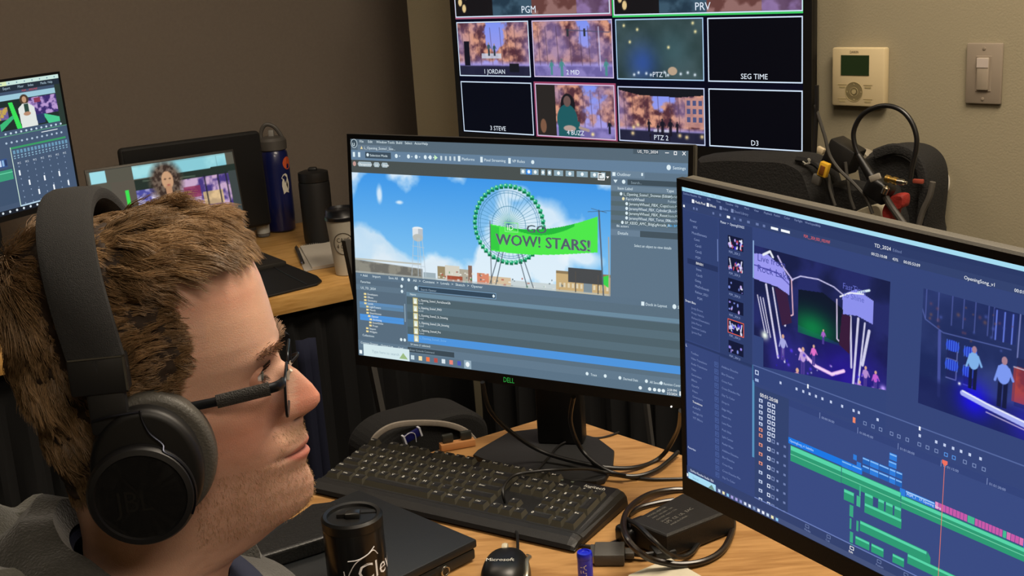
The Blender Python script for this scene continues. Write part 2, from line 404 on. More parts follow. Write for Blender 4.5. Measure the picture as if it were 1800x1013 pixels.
bezel = mat('black_plastic', '#0a0a0b', 0.42, bump=0.1, bscale=900)
case = mat('grey_black_plastic', '#2b2924', 0.55, bump=0.15, bscale=900)
def panel_frame(TL, yaw, tilt, roll):
    return Tr(TL) @ Rz(yaw) @ Rx(-tilt) @ Ry(roll)
def build_monitor(root, Mx, w, h, bl, br, bt, bb, depth, case_m=case):
    "Mx: frame at the top-left corner of the lit area; bezel margins around it"
    mb = MB(); x0, x1, z0, z1 = -bl, w + br, -h - bb, bt
    for lo, hi in (((x0, -.0015, 0), (x1, .006, z1)), ((x0, -.0015, z0), (x1, .006, -h)), ((x0, -.0015, -h), (0, .006, 0)), ((w, -.0015, -h), (x1, .006, 0))):
        mb.box(lo, hi)
    mb.obj('bezel', bezel, root, world=Mx)
    mb = MB(); mb.box((x0, .0005, z0 + .0003), (x1, depth * .4, z1 - .0003), r=.003); mb.box((x0 + .03, depth * .35, z0 + .03), (x1 - .03, depth, z1 - .05), r=.012, seg=3)
    mb.obj('back_housing', case_m, root, world=Mx)
# ------------------------------------------------------------------ monitor A : game-engine editor
rnd = random.Random(3)
def fair_view():
    P_ = Pic(520, 193, '#4fa6f0'); Y = P_.Y / 193
    P_.a = (1 - Y[..., None]) * hexc('#3f97e8') + Y[..., None] * hexc('#8fcdf4')
    n = fbm(520, 193, 120, 5, 6); n2 = fbm(520, 193, 60, 9, 5)
    m1 = np.clip((n - .52 - .12 * np.exp(-((P_.Y - 40) / 40) ** 2) + .1 * (P_.X > 330)) * 9, 0, 1)
    bank = np.clip((P_.Y - (100 + .3 * P_.X - 14 * np.sin(P_.X / 26) + 50 * (n2 - .5))) / 12, 0, 1) * np.clip((250 - P_.X) / 60, 0, 1)
    P_.mix(m1 * .85, '#eef6fb'); P_.mix(bank * (.55 + .45 * n2), '#dceaf4')
    for cx, cy, rx, ry in ((390, 60, 60, 26), (470, 130, 40, 20), (340, 25, 26, 14), (320, 50, 18, 28), (102, 52, 12, 5), (60, 40, 8, 20), (440, 100, 60, 14)):
        P_.mix(np.clip((1.15 - np.sqrt(((P_.X - cx) / rx) ** 2 + ((P_.Y - cy) / ry) ** 2) + 1.2 * (n2 - .5)) * 1.6, 0, 1) * .8, '#f2f8fc')
    # shore of wall on the left, town beyond
    P_.tex(np.clip((P_.Y - (166 + P_.X * .05)) / 2, 0, 1) * (P_.X < 148), '#8d8b80', '#6f6e68', 14, 3)
    P_.rect(0, 164, 146, 167, '#b9b6a6', .8)
    for x0, y0, x1, y1, c in ((180, 166, 198, 190, '#9a8a6a'), (196, 163, 226, 192, '#d6d2c4'), (226, 168, 244, 192, '#b0aa9a'), (200, 182, 232, 193, '#a5533c'), (244, 160, 252, 193, '#8b6a5a'), (262, 172, 286, 193, '#d98a6e'), (150, 180, 176, 193, '#9fb0b8'),
                              (286, 176, 330, 193, '#d6c0a0'), (330, 180, 420, 193, '#c9d4d6'), (418, 158, 520, 193, '#c9ad7c'), (418, 155, 520, 160, '#8e7a5a')):
        P_.rect(x0, y0, x1, y1, c)
    for i in range(60):
        x = rnd.uniform(180, 430); y = rnd.uniform(172, 190); P_.rect(x, y, x + rnd.uniform(1, 5), y + rnd.uniform(1, 4), rnd.choice(['#e8e6dc', '#6c7478', '#b4584a', '#4c9a5c', '#f2f2ee', '#57676e']), .8)
    for i in range(12): P_.rect(424 + i * 8, 176, 428 + i * 8, 184, '#e9e2cc', .7)
    P_.rect(470, 172, 486, 190, '#7f8f98'); P_.rect(0, 189, 520, 193, '#b9c4c4', .6)
    # water tower
    P_.ell(140, 99, 11, 3.5, '#eef2f4'); P_.rect(129, 99, 151, 116, '#dfe4e8'); P_.rect(141, 99, 151, 116, '#b8c0c8'); P_.ell(140, 116, 11, 7, '#b9bdb8')
    for a, b in ((131, 125), (149, 155), (140, 139), (143, 146)): P_.line([(a, 117), (b, 188)], 1.2, '#b8c6d0')
    for y in (132, 150, 168): P_.line([(128, y), (153, y + 2)], .9, '#b8c6d0')
    # wheel
    cx, cy, R, S = 327, 80, 66, 1.03
    P_.ell(cx, cy, 66, 68, '#bfe2f5', .35); P_.glow(cx, cy, 16, '#c9f7df', .9)
    for i in range(44):
        a = i / 44 * 2 * math.pi; P_.line([(cx, cy), (cx + R * .9 * math.cos(a), cy + R * .9 * math.sin(a))], .55, '#2f6f90', .8)
    for r_, c in ((.92, '#2c6c98'), (.86, '#3d7ea6'), (.5, '#3c7c9e')):
        P_.line([(cx + R * r_ * math.cos(t * math.pi / 40), cy + R * r_ * math.sin(t * math.pi / 40)) for t in range(81)], .9, c)
    for i in range(46):
        a = i / 46 * 2 * math.pi; x = cx + R * 1.02 * math.cos(a); y = cy + R * 1.04 * math.sin(a)
        P_.ell(x, y - 1.6, 4.4, 3.2, '#2fb47e'); P_.rect(x - 3.6, y + .4, x + 3.6, y + 4, '#0d7048'); P_.ell(x - 1.4, y - 2.6, 1.5, 1.2, '#b8f4d8')
    for a, b in (((323, 84), (288, 190)), ((327, 84), (300, 190)), ((331, 84), (362, 190)), ((335, 84), (374, 190))): P_.line([a, b], 1.5, '#3e4c58')
    # billboard and poles
    P_.line([(290, 76), (291, 190)], 1.6, '#5b5f66')
    P_.rect(441, 148, 505, 174, '#4a4c4e'); P_.line([(455, 155), (455, 190)], 2, '#54504c'); P_.line([(497, 158), (497, 190)], 2, '#54504c')
    P_.poly([(505, 160), (516, 156), (516, 178), (505, 172)], '#3fd24e')
    P_.line([(498, 45), (507, 193)], 2.6, '#55606e'); P_.line([(516, 90), (518, 192)], 2, '#a8a49a')
    P_.line([(478, 48), (520, 44)], .7, '#49525c'); P_.line([(484, 42), (512, 48)], .7, '#49525c')
    # green banner
    top = lambda x: 81 + 10 * math.sin((x - 291) / 205 * math.pi) * .9 - 26 * ((x - 291) / 205) ** 2
    bot = lambda x: 129 + 3 * math.sin((x - 291) / 205 * math.pi * 1.3) - 9 * ((x - 291) / 205) ** 2
    xs = [291 + i * 205 / 24 for i in range(25)]
    P_.poly([(x, top(x)) for x in xs] + [(x, bot(x)) for x in xs[::-1]], '#4fe84c')
    P_.poly([(x, top(x)) for x in xs[4:20]] + [(x, top(x) + 11 * math.sin((x - 325) / 150 * math.pi)) for x in xs[4:20][::-1]], '#27b83c')
    P_.poly([(x, top(x) + 2) for x in xs[:3]] + [(x, bot(x) - 2) for x in xs[:3][::-1]], '#36cc44')
    return P_
S = Screen(1920, 1200, 0.5134, 0.324)
G1, G2, G3, G4, BL = '#5b6f80', '#65809a', '#4f6470', '#46504f', '#4f94dc'
S.rect(0, 0, 1920, 1200, '#5f7688', 0)
S.rect(0, 0, 1920, 58, '#586a78'); S.rect(44, 30, 262, 60, '#66798a', 2); S.rect(0, 60, 1920, 112, '#66819b'); S.rect(0, 112, 1525, 180, '#4a5150')
S.ell(22, 24, 21, 24, '#c8dae2', 2, 24); S.ell(22, 24, 18, 21, '#3c4c58', 3, 24); S.text(9, 38, 38, 'u', '#d8e8ee', 4)
TXT = '#dcecf2'
for x, t in ((58, 'File'), (112, 'Edit'), (166, 'Window'), (238, 'Tools'), (292, 'Build'), (346, 'Select'), (406, 'Actor'), (452, 'Help')): S.text(x, 18, 19, t, TXT)
S.text(86, 52, 19, 'L_Opening_Scene1_Sno...', TXT); S.poly([(62, 52), (70, 36), (78, 52)], '#e8d9a4', 3)
S.rect(12, 70, 26, 96, TXT, 3); S.rect(46, 70, 60, 96, TXT, 3); S.rect(92, 66, 256, 100, '#3e4e5c', 2); S.ell(108, 82, 8, 9, TXT, 3); S.text(122, 90, 18, 'Selection Mode', TXT)
for x in (290, 366, 414, 470, 500): S.ell(x, 82, 9, 11, TXT, 2); S.poly([(x + 16, 80), (x + 26, 80), (x + 21, 86)], TXT, 2)
S.poly([(526, 68), (526, 96), (546, 82)], '#c8f2c0', 3)
for x in (562, 590, 616, 642): S.rect(x, 72, x + 11, 94, '#c6d6de', 3)
for x, t in ((690, 'Platforms'), (822, 'Pixel Streaming'), (984, 'VP Roles')): S.rect(x - 22, 68, x - 8, 96, TXT, 3); S.text(x, 90, 20, t, TXT)
S.ell(1100, 84, 9, 10, TXT, 2); S.ell(1822, 82, 11, 13, TXT, 2); S.text(1842, 90, 21, 'Settings', TXT)
S.rect(1640, 0, 1770, 24, '#4a5a66', 2); S.text(1662, 18, 19, 'US_TD_2024', '#ffffff')
S.rect(1803, 12, 1822, 15, '#ffffff', 3); S.frame(1847, 5, 1862, 22, 3, '#ffffff', 3); S.line(1890, 5, 1905, 22, 3, '#ffffff', 3); S.line(1905, 5, 1890, 22, 3, '#ffffff', 3)
S.ell(20, 133, 11, 13, '#c09890', 3)
for a, b, t in ((40, 134, 'Perspective'), (142, 184, 'Lit'), (192, 238, 'Show')): S.poly([(a, 133), (a + 8, 120), (b - 8, 120), (b, 133), (b - 8, 146), (a + 8, 146)], '#a8bac2', 2); S.text(a + 12, 140, 17, t, '#f4f8f8')
x = 1030
for wd, c in ((30, '#8ba6b4'), (32, '#3f8fe6'), (36, '#8ba6b4'), (22, '#8ba6b4'), (22, '#8ba6b4'), (50, '#8ba6b4'), (46, '#8ba6b4'), (60, '#8ba6b4'), (44, '#8ba6b4'), (22, '#8ba6b4')):
    S.rect(x, 119, x + wd, 147, c, 2); S.ell(x + wd / 2, 133, min(8, wd / 3), 9, '#f0f8fa', 3); x += wd + (2 if len(c) and wd in (30, 32) else 14)
S.frame(1456, 124, 1492, 158, 4, '#ffffff', 3); S.rect(1464, 134, 1484, 150, '#dfe6e8', 3); S.poly([(1500, 138), (1516, 138), (1508, 148)], '#ffffff', 3)
S.pic(0, 180, 1525, 731, fair_view(), 2)
BT = '#54626a'
S.text(880, 515, 82, 'WOW! STARS!', '#7e8e92', 3, sx=1.02); [S.text(886 + q, 513, 80, 'WOW! STARS!', BT, 4 + k, sx=1.02) for k, q in enumerate((-2.2, 0, 2.2))]
[S.text(1060 + q, 440, 56, 'GO', BT, 4 + k, sx=1.35) for k, q in enumerate((-2, 0, 2))]; S.frame(936, 396, 1014, 446, 4, '#8fe892', 3); S.text(948, 436, 40, 'ID', '#e8fce8', 4)
# outliner
S.rect(1525, 108, 1920, 760, '#5f7588', 1); S.rect(1525, 108, 1700, 140, '#6d8498', 2); S.text(1556, 132, 21, 'Outliner', TXT); S.rect(1533, 116, 1549, 134, TXT, 3); S.rect(1683, 114, 1692, 128, TXT, 3)
S.rect(1612, 148, 1882, 174, '#3f4e58', 2); S.ell(1592, 160, 9, 10, TXT, 2); S.text(1630, 168, 17, 'Search...', '#94a8b4'); S.poly([(1538, 152), (1560, 152), (1549, 168)], TXT, 2)
S.rect(1525, 180, 1920, 204, '#6c8294', 2); S.text(1560, 199, 19, 'Item Label', TXT); S.text(1812, 199, 19, 'Type', TXT)
for i, (t, ty, x) in enumerate((('L_Opening_Scene1_Snowee (Editor)', 'World', 1592), ('FerrisWheel', 'Folder', 1604), ('JeremyWheel_FBX_Cups', 'StaticMe', 1622), ('JeremyWheel_FBX_Cylinder_R', 'StaticMe', 1622), ('JeremyWheel_FBX_Root', 'StaticMe', 1622), ('JeremyWheel_FBX_Torus_004', 'StaticMe', 1622), ('BP_KB3D_AMC_BldgLgArcade_A', 'Edit BP_', 1600))):
    y = 226 + i * 23.2
    S.rect(1525, y - 17, 1880, y + 6, '#56686f' if i % 2 == 0 else '#5c7080', 2); S.text(x, y, 19.5, t, TXT, 3, sx=.86 if len(t) > 24 else .98); S.text(1820, y, 17, ty, '#b8ccd6' if i < 6 else '#58b4f4', 3)
    S.ell(x - 13, y - 7, 7, 8, '#e8e0b0' if i == 1 else TXT, 3)
S.rect(1525, 364, 1920, 388, '#5c7182', 2); S.text(1556, 382, 17, '86 actors', TXT); S.rect(1525, 394, 1680, 424, '#6a8094', 2); S.text(1562, 418, 20, 'Details', TXT); S.rect(1680, 394, 1920, 424, '#45545e', 2)
S.text(1650, 474, 18, 'Select an object to view details', TXT, sx=.85)
# content browser
S.rect(0, 731, 1920, 1200, '#5d7386', 1); S.text(30, 750, 19, '+ Add', TXT); S.text(110, 750, 19, 'Import', TXT); S.text(215, 750, 19, 'Save All', TXT); S.text(372, 752, 19, 'All  >  Content  >  Levels  >  Sketch  >  Opener', TXT, sx=1.15)
for x in (305, 345): S.ell(x, 745, 8, 9, TXT, 2)
S.rect(0, 764, 322, 1128, '#596d7e', 2); S.text(30, 786, 18, 'Favorites', TXT); S.ell(298, 784, 8, 9, TXT, 3)
S.rect(0, 796, 322, 826, '#617789', 3); S.text(30, 820, 18, 'US_TD_2024', TXT, 4); S.ell(300, 812, 8, 9, TXT, 4)
rows = [(50, '#596d7e', 'Developers'), (50, '', 'Effects'), (50, '', 'Geometry'), (50, '#5f8cb8', 'Levels'), (62, '#5f86a8', 'LightTesters'), (62, '', 'Month'), (62, '', 'Sketchboxes'), (72, BL, 'Opener'), (82, BL, 'Archiving'), (78, '', 'SnowGlobe'), (78, '', 'Props'), (56, '', 'Sequen'), (56, '', 'Widgets')]
for i, (x, c, t) in enumerate(rows):
    y = 852 + i * 17.6
    if c: S.rect(18, y - 13, 306, y + 4, c, 3)
    S.rect(x, y - 10, x + 16, y, '#f0dc9a', 4); S.text(x + 22, y, 15, t, '#e8f2f6', 4)
S.rect(312, 880, 318, 980, '#8fa8b8', 4); S.text(30, 1088, 17, 'Collections', TXT, 4); S.ell(285, 1082, 8, 9, TXT, 4); S.ell(308, 1082, 8, 9, TXT, 4)
S.rect(328, 764, 1920, 1128, '#5b7080', 2); S.rect(404, 772, 880, 804, '#7fa4c4', 3); S.rect(407, 775, 877, 801, '#34485a', 4); S.text(420, 796, 16, 'Search Opener', '#9fb4c4', 5); S.ell(390, 786, 10, 11, TXT, 3); S.ell(866, 788, 7, 8, TXT, 5)
S.rect(328, 812, 1900, 834, '#6c8a9e', 3); S.text(350, 828, 16, 'Name', TXT, 4)
for i, t in enumerate(('L_Opening_Scene1_FerrisSnowGlb', 'L_Opening_Scene1_PHO', 'L_Opening_Scene2_St_Snowing', 'L_Opening_Scene3_Dk_Snowing', 'L_Opening_Scene4_Pre', '')):
    y = 838 + i * 41.5; sel = i == 5
    S.rect(328, y, 1900, y + 41.5, BL if sel else ('#50636c' if i % 2 == 0 else '#586e7a'), 3)
    S.rect(368, y + 2, 398, y + 39, '#c8b66c', 4); S.rect(372, y + 6, 394, y + 35, '#d8e4d4', 5); S.poly([(374, y + 34), (383, y + 14), (392, y + 34)], '#f4f8f0', 6)
    if not sel: S.text(404, y + 18, 17, t, '#eef6f8', 4, sx=.82); S.text(404, y + 34, 14, 'Level', '#c4d4dc', 4)
    else: S.text(404, y + 20, 16, 'L_Opening_Scene5_Snow', '#7fb8ec', 4)
S.rect(1904, 980, 1912, 1090, '#c4d8e0', 4)
S.text(344, 1106, 15, '24 items (1 selected)', TXT, 4); S.text(1712, 760, 20, 'Dock in Layout', TXT, 3, sx=.9); S.rect(1690, 742, 1706, 762, TXT, 3); S.ell(1862, 752, 10, 12, TXT, 3); S.text(1878, 760, 20, 'Settin', TXT, 3)
S.rect(0, 1112, 1920, 1154, '#62798c', 4); S.text(16, 1132, 17, 'Content Drawer', TXT, 5); S.text(150, 1134, 17, 'Output Log', TXT, 5); S.text(262, 1136, 17, 'Cmd', TXT, 5); S.rect(326, 1118, 620, 1146, '#3c4a54', 5); S.text(340, 1138, 15, 'Enter Console Command', '#9cb0bc', 6)
for x, t in ((1420, 'Trace'), (1598, 'Derived Data'), (1740, 'All Saved'), (1812, 'Revision Control')): S.text(x, 1150, 18, t, TXT, 5, sx=.8)
for x in (1400, 1500, 1580, 1722, 1800): S.ell(x, 1142, 8, 9, TXT, 5)
S.rect(0, 1154, 1920, 1200, '#5c7386', 5); S.rect(34, 1132, 336, 1199, '#d4e8ec', 6); S.text(90, 1176, 22, 'Type here to search', '#9cb4c0', 7); S.poly([(270, 1190), (296, 1156), (326, 1190)], '#9cba84', 7)
S.rect(6, 1170, 24, 1190, '#f2fafc', 6)
for x, c in ((356, '#c8dce4'), (406, '#f0e2b0'), (454, '#f07848'), (504, '#b8504a'), (552, '#d8e4ec'), (600, '#e88478'), (650, '#4a58b8')): S.rect(x - 11, 1162, x + 11, 1186, c, 6)
S.rect(680, 1152, 724, 1198, '#94acbc', 6); S.ell(702, 1174, 12, 14, '#eef6f8', 7)
for x in (1690, 1740, 1766, 1790, 1812): S.ell(x, 1180, 9, 9, '#e4f0f4', 6)
S.text(1832, 1178, 18, '2:59 PM', '#f4fafc', 6, sx=.85); S.text(1830, 1196, 18, '2/2/2024', '#f4fafc', 6, sx=.85); S.rect(1896, 1172, 1914, 1194, '#f0f8fa', 6)

MXA = panel_frame((-0.2196, 1.7678, 1.2415), -0.4879, 0.0698, 0.0209)
tA = thing('monitor', 'black desktop monitor on a stand behind the keyboard, showing a ferris wheel and green banner', 'monitor', (0.03, 1.74, DZ))
build_monitor(tA, MXA, 0.5134, 0.324, .0055, .0065, .007, .0155, .045)
S.build('screen', tA, MXA, SCR)
MB().text('DELL', .0105, M=Tr(.2455, -.0018, -.3355) @ Rx(math.pi/2), sx=.75).obj('logo', mat('green_glow_print', '#2fae4a', 0.5, emit='#35c655', estr=0.35), tA, world=MXA)['label'] = 'green maker logo on the lower bezel'  # printed logo given a faint glow of its own
MB().lathe([(.0012, 0), (.0012, .001)], 12, M=Tr(.4965, -.0018, -.3385) @ Rx(math.pi/2)).obj('power_light', mat('white_led', '#ffffff', 0.5, emit='#ffffff', estr=1.0), tA, world=MXA)
bs = [(-.076, 1.742), (-.069, 1.760), (-.020, 1.826), (.055, 1.838), (.119, 1.776), (.139, 1.723), (.132, 1.670), (.116, 1.623), (.103, 1.616), (.018, 1.63)]
MB().prism([(x - .03, y - 1.74) for x, y in bs][::-1], 0.001, .010, r=.002).obj('stand_base', mat('stand_black', '#17181a', 0.6, bump=0.1), tA)
mb = MB(); M_ = Tr(.032, .03, 0) @ Rz(-.25)
mb.box((-.036, -.012, .010), (.036, .022, .42), M=M_, r=.004); mb.box((-.03, -.04, .29), (.03, -.008, .36), M=M_, r=.004)
mb.obj('stand_column', blackpaint, tA)

# ------------------------------------------------------------------ monitor B : video editor
def stage_view():
    P_ = Pic(260, 232, '#161a44')          # (326..860) x (137..600)
    P_.a[:] = hexc('#1b2350'); P_.tex(np.ones((232, 260)), '#1a2048', '#262c66', 60, 31, .5, 4)
    P_.mix(np.exp(-((P_.X - 190) / 70) ** 2 - ((P_.Y - 170) / 60) ** 2), '#2c12b4', .6); P_.mix(np.exp(-((P_.X - 60) / 40) ** 2 - ((P_.Y - 175) / 50) ** 2), '#3420b0', .35)
    P_.poly([(92, 52), (140, 46), (186, 66), (186, 120), (92, 110)], '#10182c')
    P_.mix(np.exp(-((P_.X - 120) / 40) ** 2 - ((P_.Y - 108) / 26) ** 2) * (P_.X > 92) * (P_.X < 186) * (P_.Y < 122), '#0e8a48', .85)
    P_.line([(78, 40), (96, 30), (130, 27), (160, 32), (186, 44)], 2, '#c8c4ee'); P_.line([(78, 40), (82, 96), (70, 104)], 2.2, '#e8b8c8'); P_.line([(166, 50), (168, 112), (180, 120)], 2.2, '#d8c8e8')
    # left tower
    P_.poly([(0, 14), (30, 10), (62, 26), (74, 44), (74, 66), (50, 58), (0, 56)], '#9a98f0'); P_.poly([(0, 32), (50, 34), (74, 48), (74, 50), (50, 37), (0, 34)], '#4c4aa8')
    P_.line([(50, 8), (62, 24), (80, 40)], 3, '#c8bce8'); P_.line([(20, 12), (34, 4), (40, 12)], 4, '#e8ecf4')
    for a, b, w_ in (((26, 60), (52, 176), 4), ((40, 62), (66, 180), 3), ((14, 84), (30, 140), 2), ((20, 84), (36, 146), 2), ((58, 66), (66, 118), 4), ((8, 82), (24, 140), 2)): P_.line([a, b], w_, '#e6e2fa', .9)
    P_.poly([(44, 60), (70, 64), (80, 110), (60, 120)], '#3a2040'); P_.glow(24, 146, 7, '#f4fff0', 1)
    # right tower
    P_.poly([(176, 40), (200, 26), (232, 36), (232, 72), (204, 66), (178, 70)], '#8c90ec'); P_.line([(172, 44), (190, 34), (214, 30)], 2.4, '#eef0f8'); P_.line([(204, 30), (224, 22)], 3.5, '#d8ecf4')
    for a, b, w_ in (((192, 70), (196, 150), 3.4), ((206, 70), (200, 180), 4), ((218, 74), (208, 190), 3), ((226, 84), (216, 140), 5)): P_.line([a, b], w_, '#e2e0f8', .9)
    P_.poly([(176, 70), (192, 70), (192, 130), (172, 120)], '#381c3a')
    P_.line([(96, 150), (128, 168), (160, 172), (182, 160)], 6, '#d8a8e8'); P_.line([(96, 150), (128, 168), (160, 172), (182, 160)], 3, '#f4d8f4')
    for i, (x, y, h, c) in enumerate(((62, 178, 44, '#a6a8e0'), (103, 190, 46, '#c0a0d8'), (124, 168, 34, '#e070c8'), (92, 232, 50, '#c890b0'), (188, 216, 36, '#a8b0ec'), (212, 200, 34, '#b884dc'), (222, 176, 36, '#b48cd0'), (240, 176, 34, '#c060d0'), (248, 206, 38, '#b050c8'), (142, 128, 24, '#a860c8'), (160, 218, 24, '#b0a0e8'), (78, 220, 26, '#8070d0'))):
        P_.person(x, y, h, c, '#4a3a90', '#d8a890')
    for i in range(60):
        x = rnd.uniform(40, 258); y = rnd.uniform(150, 230); P_.glow(x, y, rnd.uniform(.8, 2.6), rnd.choice(['#4430e8', '#6a4cf0', '#b07cf0', '#e8e0ff', '#2c1cc8']), .8)
    P_.glow(244, 222, 18, '#2408f0', .9); P_.glow(254, 166, 5, '#c0a0ff', 1)
    edge = (P_.Y > 196 + (P_.X - 0) * 0) * 0
    return P_
def stage_view2():
    P_ = Pic(300, 172, '#2c3a78')          # (970..1570) x (130..474)
    P_.tex(np.ones((172, 300)), '#1e2a5c', '#34427c', 70, 77, .5, 3)
    P_.mix(np.exp(-((P_.Y - 40) / 50) ** 2), '#24305e', .6)
    for x in (6, 26, 48, 66, 84, 104, 112): P_.line([(x, 0), (x, 42)], 1.6, '#5a66b0', .7)
    P_.rect(112, 2, 146, 44, '#232e66'); P_.frame = None
    for x in (116, 128, 140): P_.line([(x, 4), (x, 44)], 2.2, '#6e86f0', .8)
    P_.line([(0, 30), (6, 44), (36, 56), (140, 52)], 1.4, '#6070b8', .8); P_.line([(30, 56), (34, 150)], 5, '#5560b4', .7); P_.line([(150, 0), (150, 60)], 2, '#8a92d0', .7)
    for x, y in ((44, 64), (72, 66), (44, 92), (72, 94)):
        P_.ell(x + 8, y + 7, 11, 8, '#2438b8'); 
        for k in range(6): P_.line([(x - 1 + k * 3.6, y), (x - 1 + k * 3.6, y + 14)], 1.3, '#4c78f4')
        P_.rect(x, y + 15, x + 16, y + 27, '#20285a'); P_.line([(x, y + 27), (x + 16, y + 27), (x + 16, y + 14)], 1, '#8c94d8')
    P_.rect(150, 60, 300, 128, '#232a54', .7); P_.rect(146, 74, 260, 122, '#a43c3c', .75); P_.tex((P_.X > 150) * (P_.X < 262) * (P_.Y > 72) * (P_.Y < 122), '#7a3040', '#c04a3c', 30, 4, al=.7); P_.line([(146, 74), (300, 76)], 1.6, '#d8d4e8', .8)
    P_.mix(np.clip((P_.Y - 124) / 10, 0, 1), '#1c2458', .8); P_.glow(90, 138, 26, '#1b12e8', .95); P_.glow(170, 150, 30, '#2c22c8', .6)
    P_.line([(72, 134), (110, 141), (170, 150), (240, 156), (300, 160)], 8, '#a8b0f4'); P_.line([(72, 131), (110, 138), (170, 146), (240, 152), (300, 156)], 2.5, '#e8ecfc')
    P_.line([(110, 150), (300, 172)], 1.6, '#d8c8ec', .8)
    for x, y, h, c in ((86, 124, 62, '#7fb0e8'), (132, 136, 72, '#7c98f0'), (188, 140, 84, '#5f9ce8'), (230, 140, 78, '#8c7cd8')): P_.person(x, y, h, c, '#171c40', '#a88090', 1.15)
    P_.glow(172, 92, 4, '#ffe8d8', 1); P_.glow(66, 122, 2, '#ffffff', 1)
    for i in range(26): P_.glow(rnd.uniform(10, 140), rnd.uniform(10, 60), rnd.uniform(1, 3), rnd.choice(['#7a4c5c', '#90604c', '#5868c0']), .5)
    return P_
def tiny_stage(seed, lit):
    P_ = Pic(36, 26, '#141a38'); r = random.Random(seed)
    for i in range(26 if lit else 7):
        P_.ell(r.uniform(2, 34), r.uniform(6, 24), r.uniform(.8, 2.4), r.uniform(1, 4), r.choice(['#e8e8fc', '#9a8cf0', '#4636d8', '#c8b0f0', '#c04a60' if lit == 2 else '#8090e0']))
    if lit: P_.line([(4, 4), (8, 22)], 2, '#e8ecff'); P_.line([(32, 4), (29, 22)], 2, '#e8ecff')
    return P_
S = Screen(1920, 1080, 0.526, 0.3015)
N1, N2, N3, N4 = '#3a4a7c', '#303f70', '#42548c', '#4c5f9c'
S.rect(0, 0, 1920, 1080, '#36467a', 0)
S.rect(0, -2, 1920, 15, '#a6dcf2', 2); S.text(14, 12, 12, 'DaVinci Resolve Studio - TD_2024', '#7ab0cc', 3)
S.rect(0, 15, 1920, 30, '#2c3a66', 2)
for i, t in enumerate(('DaVinci Resolve', 'File', 'Edit', 'Trim', 'Timeline', 'Clip', 'Mark', 'View', 'Playback', 'Fusion', 'Color', 'Fairlight', 'Workspace', 'Help')): S.text(6 + i * 42 + (30 if i else 0), 26, 10, t, '#8898c4', 3)
S.rect(0, 30, 1920, 54, '#2e3c68', 2)
for x, t, c in ((62, 'Media Pool', '#f4f8ff'), (132, 'Effects', '#f4f8ff'), (192, 'Index', '#8090bc'), (244, 'Sound Library', '#8090bc')): S.text(x, 46, 12, t, c, 3, sx=.9); S.rect(x - 15, 36, x - 4, 48, c, 3)
S.rect(0, 54, 1920, 78, '#34436f', 2)
for x, w_ in ((4, 8), (52, 8), (66, 8), (144, 8), (176, 8), (210, 14), (240, 8), (266, 10), (300, 12), (338, 12), (368, 10), (402, 30), (444, 36)): S.rect(x, 62, x + w_, 70, '#f4f8fc' if w_ > 12 or x == 4 else '#6878a8', 3)
S.text(180, 92, 12, 'Master  >  OpeningSONGS', '#dce6fa', 3, sx=.8)
S.text(800, 46, 15, 'TD_2024', '#f4f8fc', 3); S.text(864, 46, 12, 'Edited', '#7888b4', 3); S.text(790, 72, 12, '00:22:10:08', '#f4f8fc', 3); S.text(864, 72, 12, '43%', '#f4f8fc', 3); S.text(902, 72, 12, '00:05:53:09', '#f4f8fc', 3)
S.text(1098, 74, 14, 'OpeningSong_v1', '#f4f8fc', 3); S.text(1248, 74, 13, '00:01:20:08', '#f4f8fc', 3); S.text(536, 70, 13, 'PGM___2024_0321_1923.MXF', '#f06a60', 3, sx=.62)
S.rect(0, 80, 168, 544, '#324272', 1); S.rect(172, 80, 322, 560, '#2f3e6c', 1)
for i, (x, t) in enumerate(((36, 'Power'), (50, 'VFX'), (44, 'MusicElements'), (54, 'Comi'), (60, 'Card1'), (60, 'Card2'), (60, 'PGM'), (62, 'BINS01'), (62, 'Steve'), (62, 'Card3'), (56, 'Going'), (56, 'MixDnSounds'), (56, 'Rehear_0321'), (66, 'PGM'))):
    y = 114 + i * 20.6
    if i == 7: S.rect(20, y - 13, 166, y + 6, '#27345e', 2)
    S.text(x, y, 12, t, '#ffffff' if i == 7 else '#8c9cc8', 3)
S.rect(165, 150, 168, 226, '#7c90c8', 3); S.rect(325, 122, 330, 246, '#90b0dc', 3)
S.text(6, 404, 12, 'Smart Bins', '#eef4ff', 3)
for i, t in enumerate(('Jordy Drone', 'Proxy Vehicle', 'Richard Downstairs', 'Jolie Pierce', 'Summon Laukie', 'Jynnie Paul')): S.text(36, 424 + i * 17.5, 11, t, '#7c8cbc', 3)
for i, k in enumerate((2, 2, 0, 0, 3, 0)):
    y = 126 + i * 72.5; S.pic(214, y, 283, y + 44, tiny_stage(i, k), 3)
    if k == 3: S.frame(211, y - 3, 286, y + 47, 3, '#e0604c', 4)
    S.text(218, y + 59, 11, 'PGM__2024_0.', '#98a8d4', 3, sx=.75)
S.rect(0, 548, 322, 556, '#2a3864', 2); S.text(4, 570, 14, 'L', '#e8f0ff', 3)
for i, t in enumerate(('Toolbox', 'Video Transitions', 'Audio Transitions', 'Titles', 'Generators', 'Effects', 'OpenFX', 'Filters', 'Generators', 'Transitions', 'AudioFX', 'Fairlight FX', 'VST Effects')): S.text(30 + (i > 6) * 4, 590 + i * 20.4, 11, t, '#ffffff' if i == 9 else '#8090be', 3)
S.text(6, 960, 11, 'Favorites', '#dce6ff', 3)
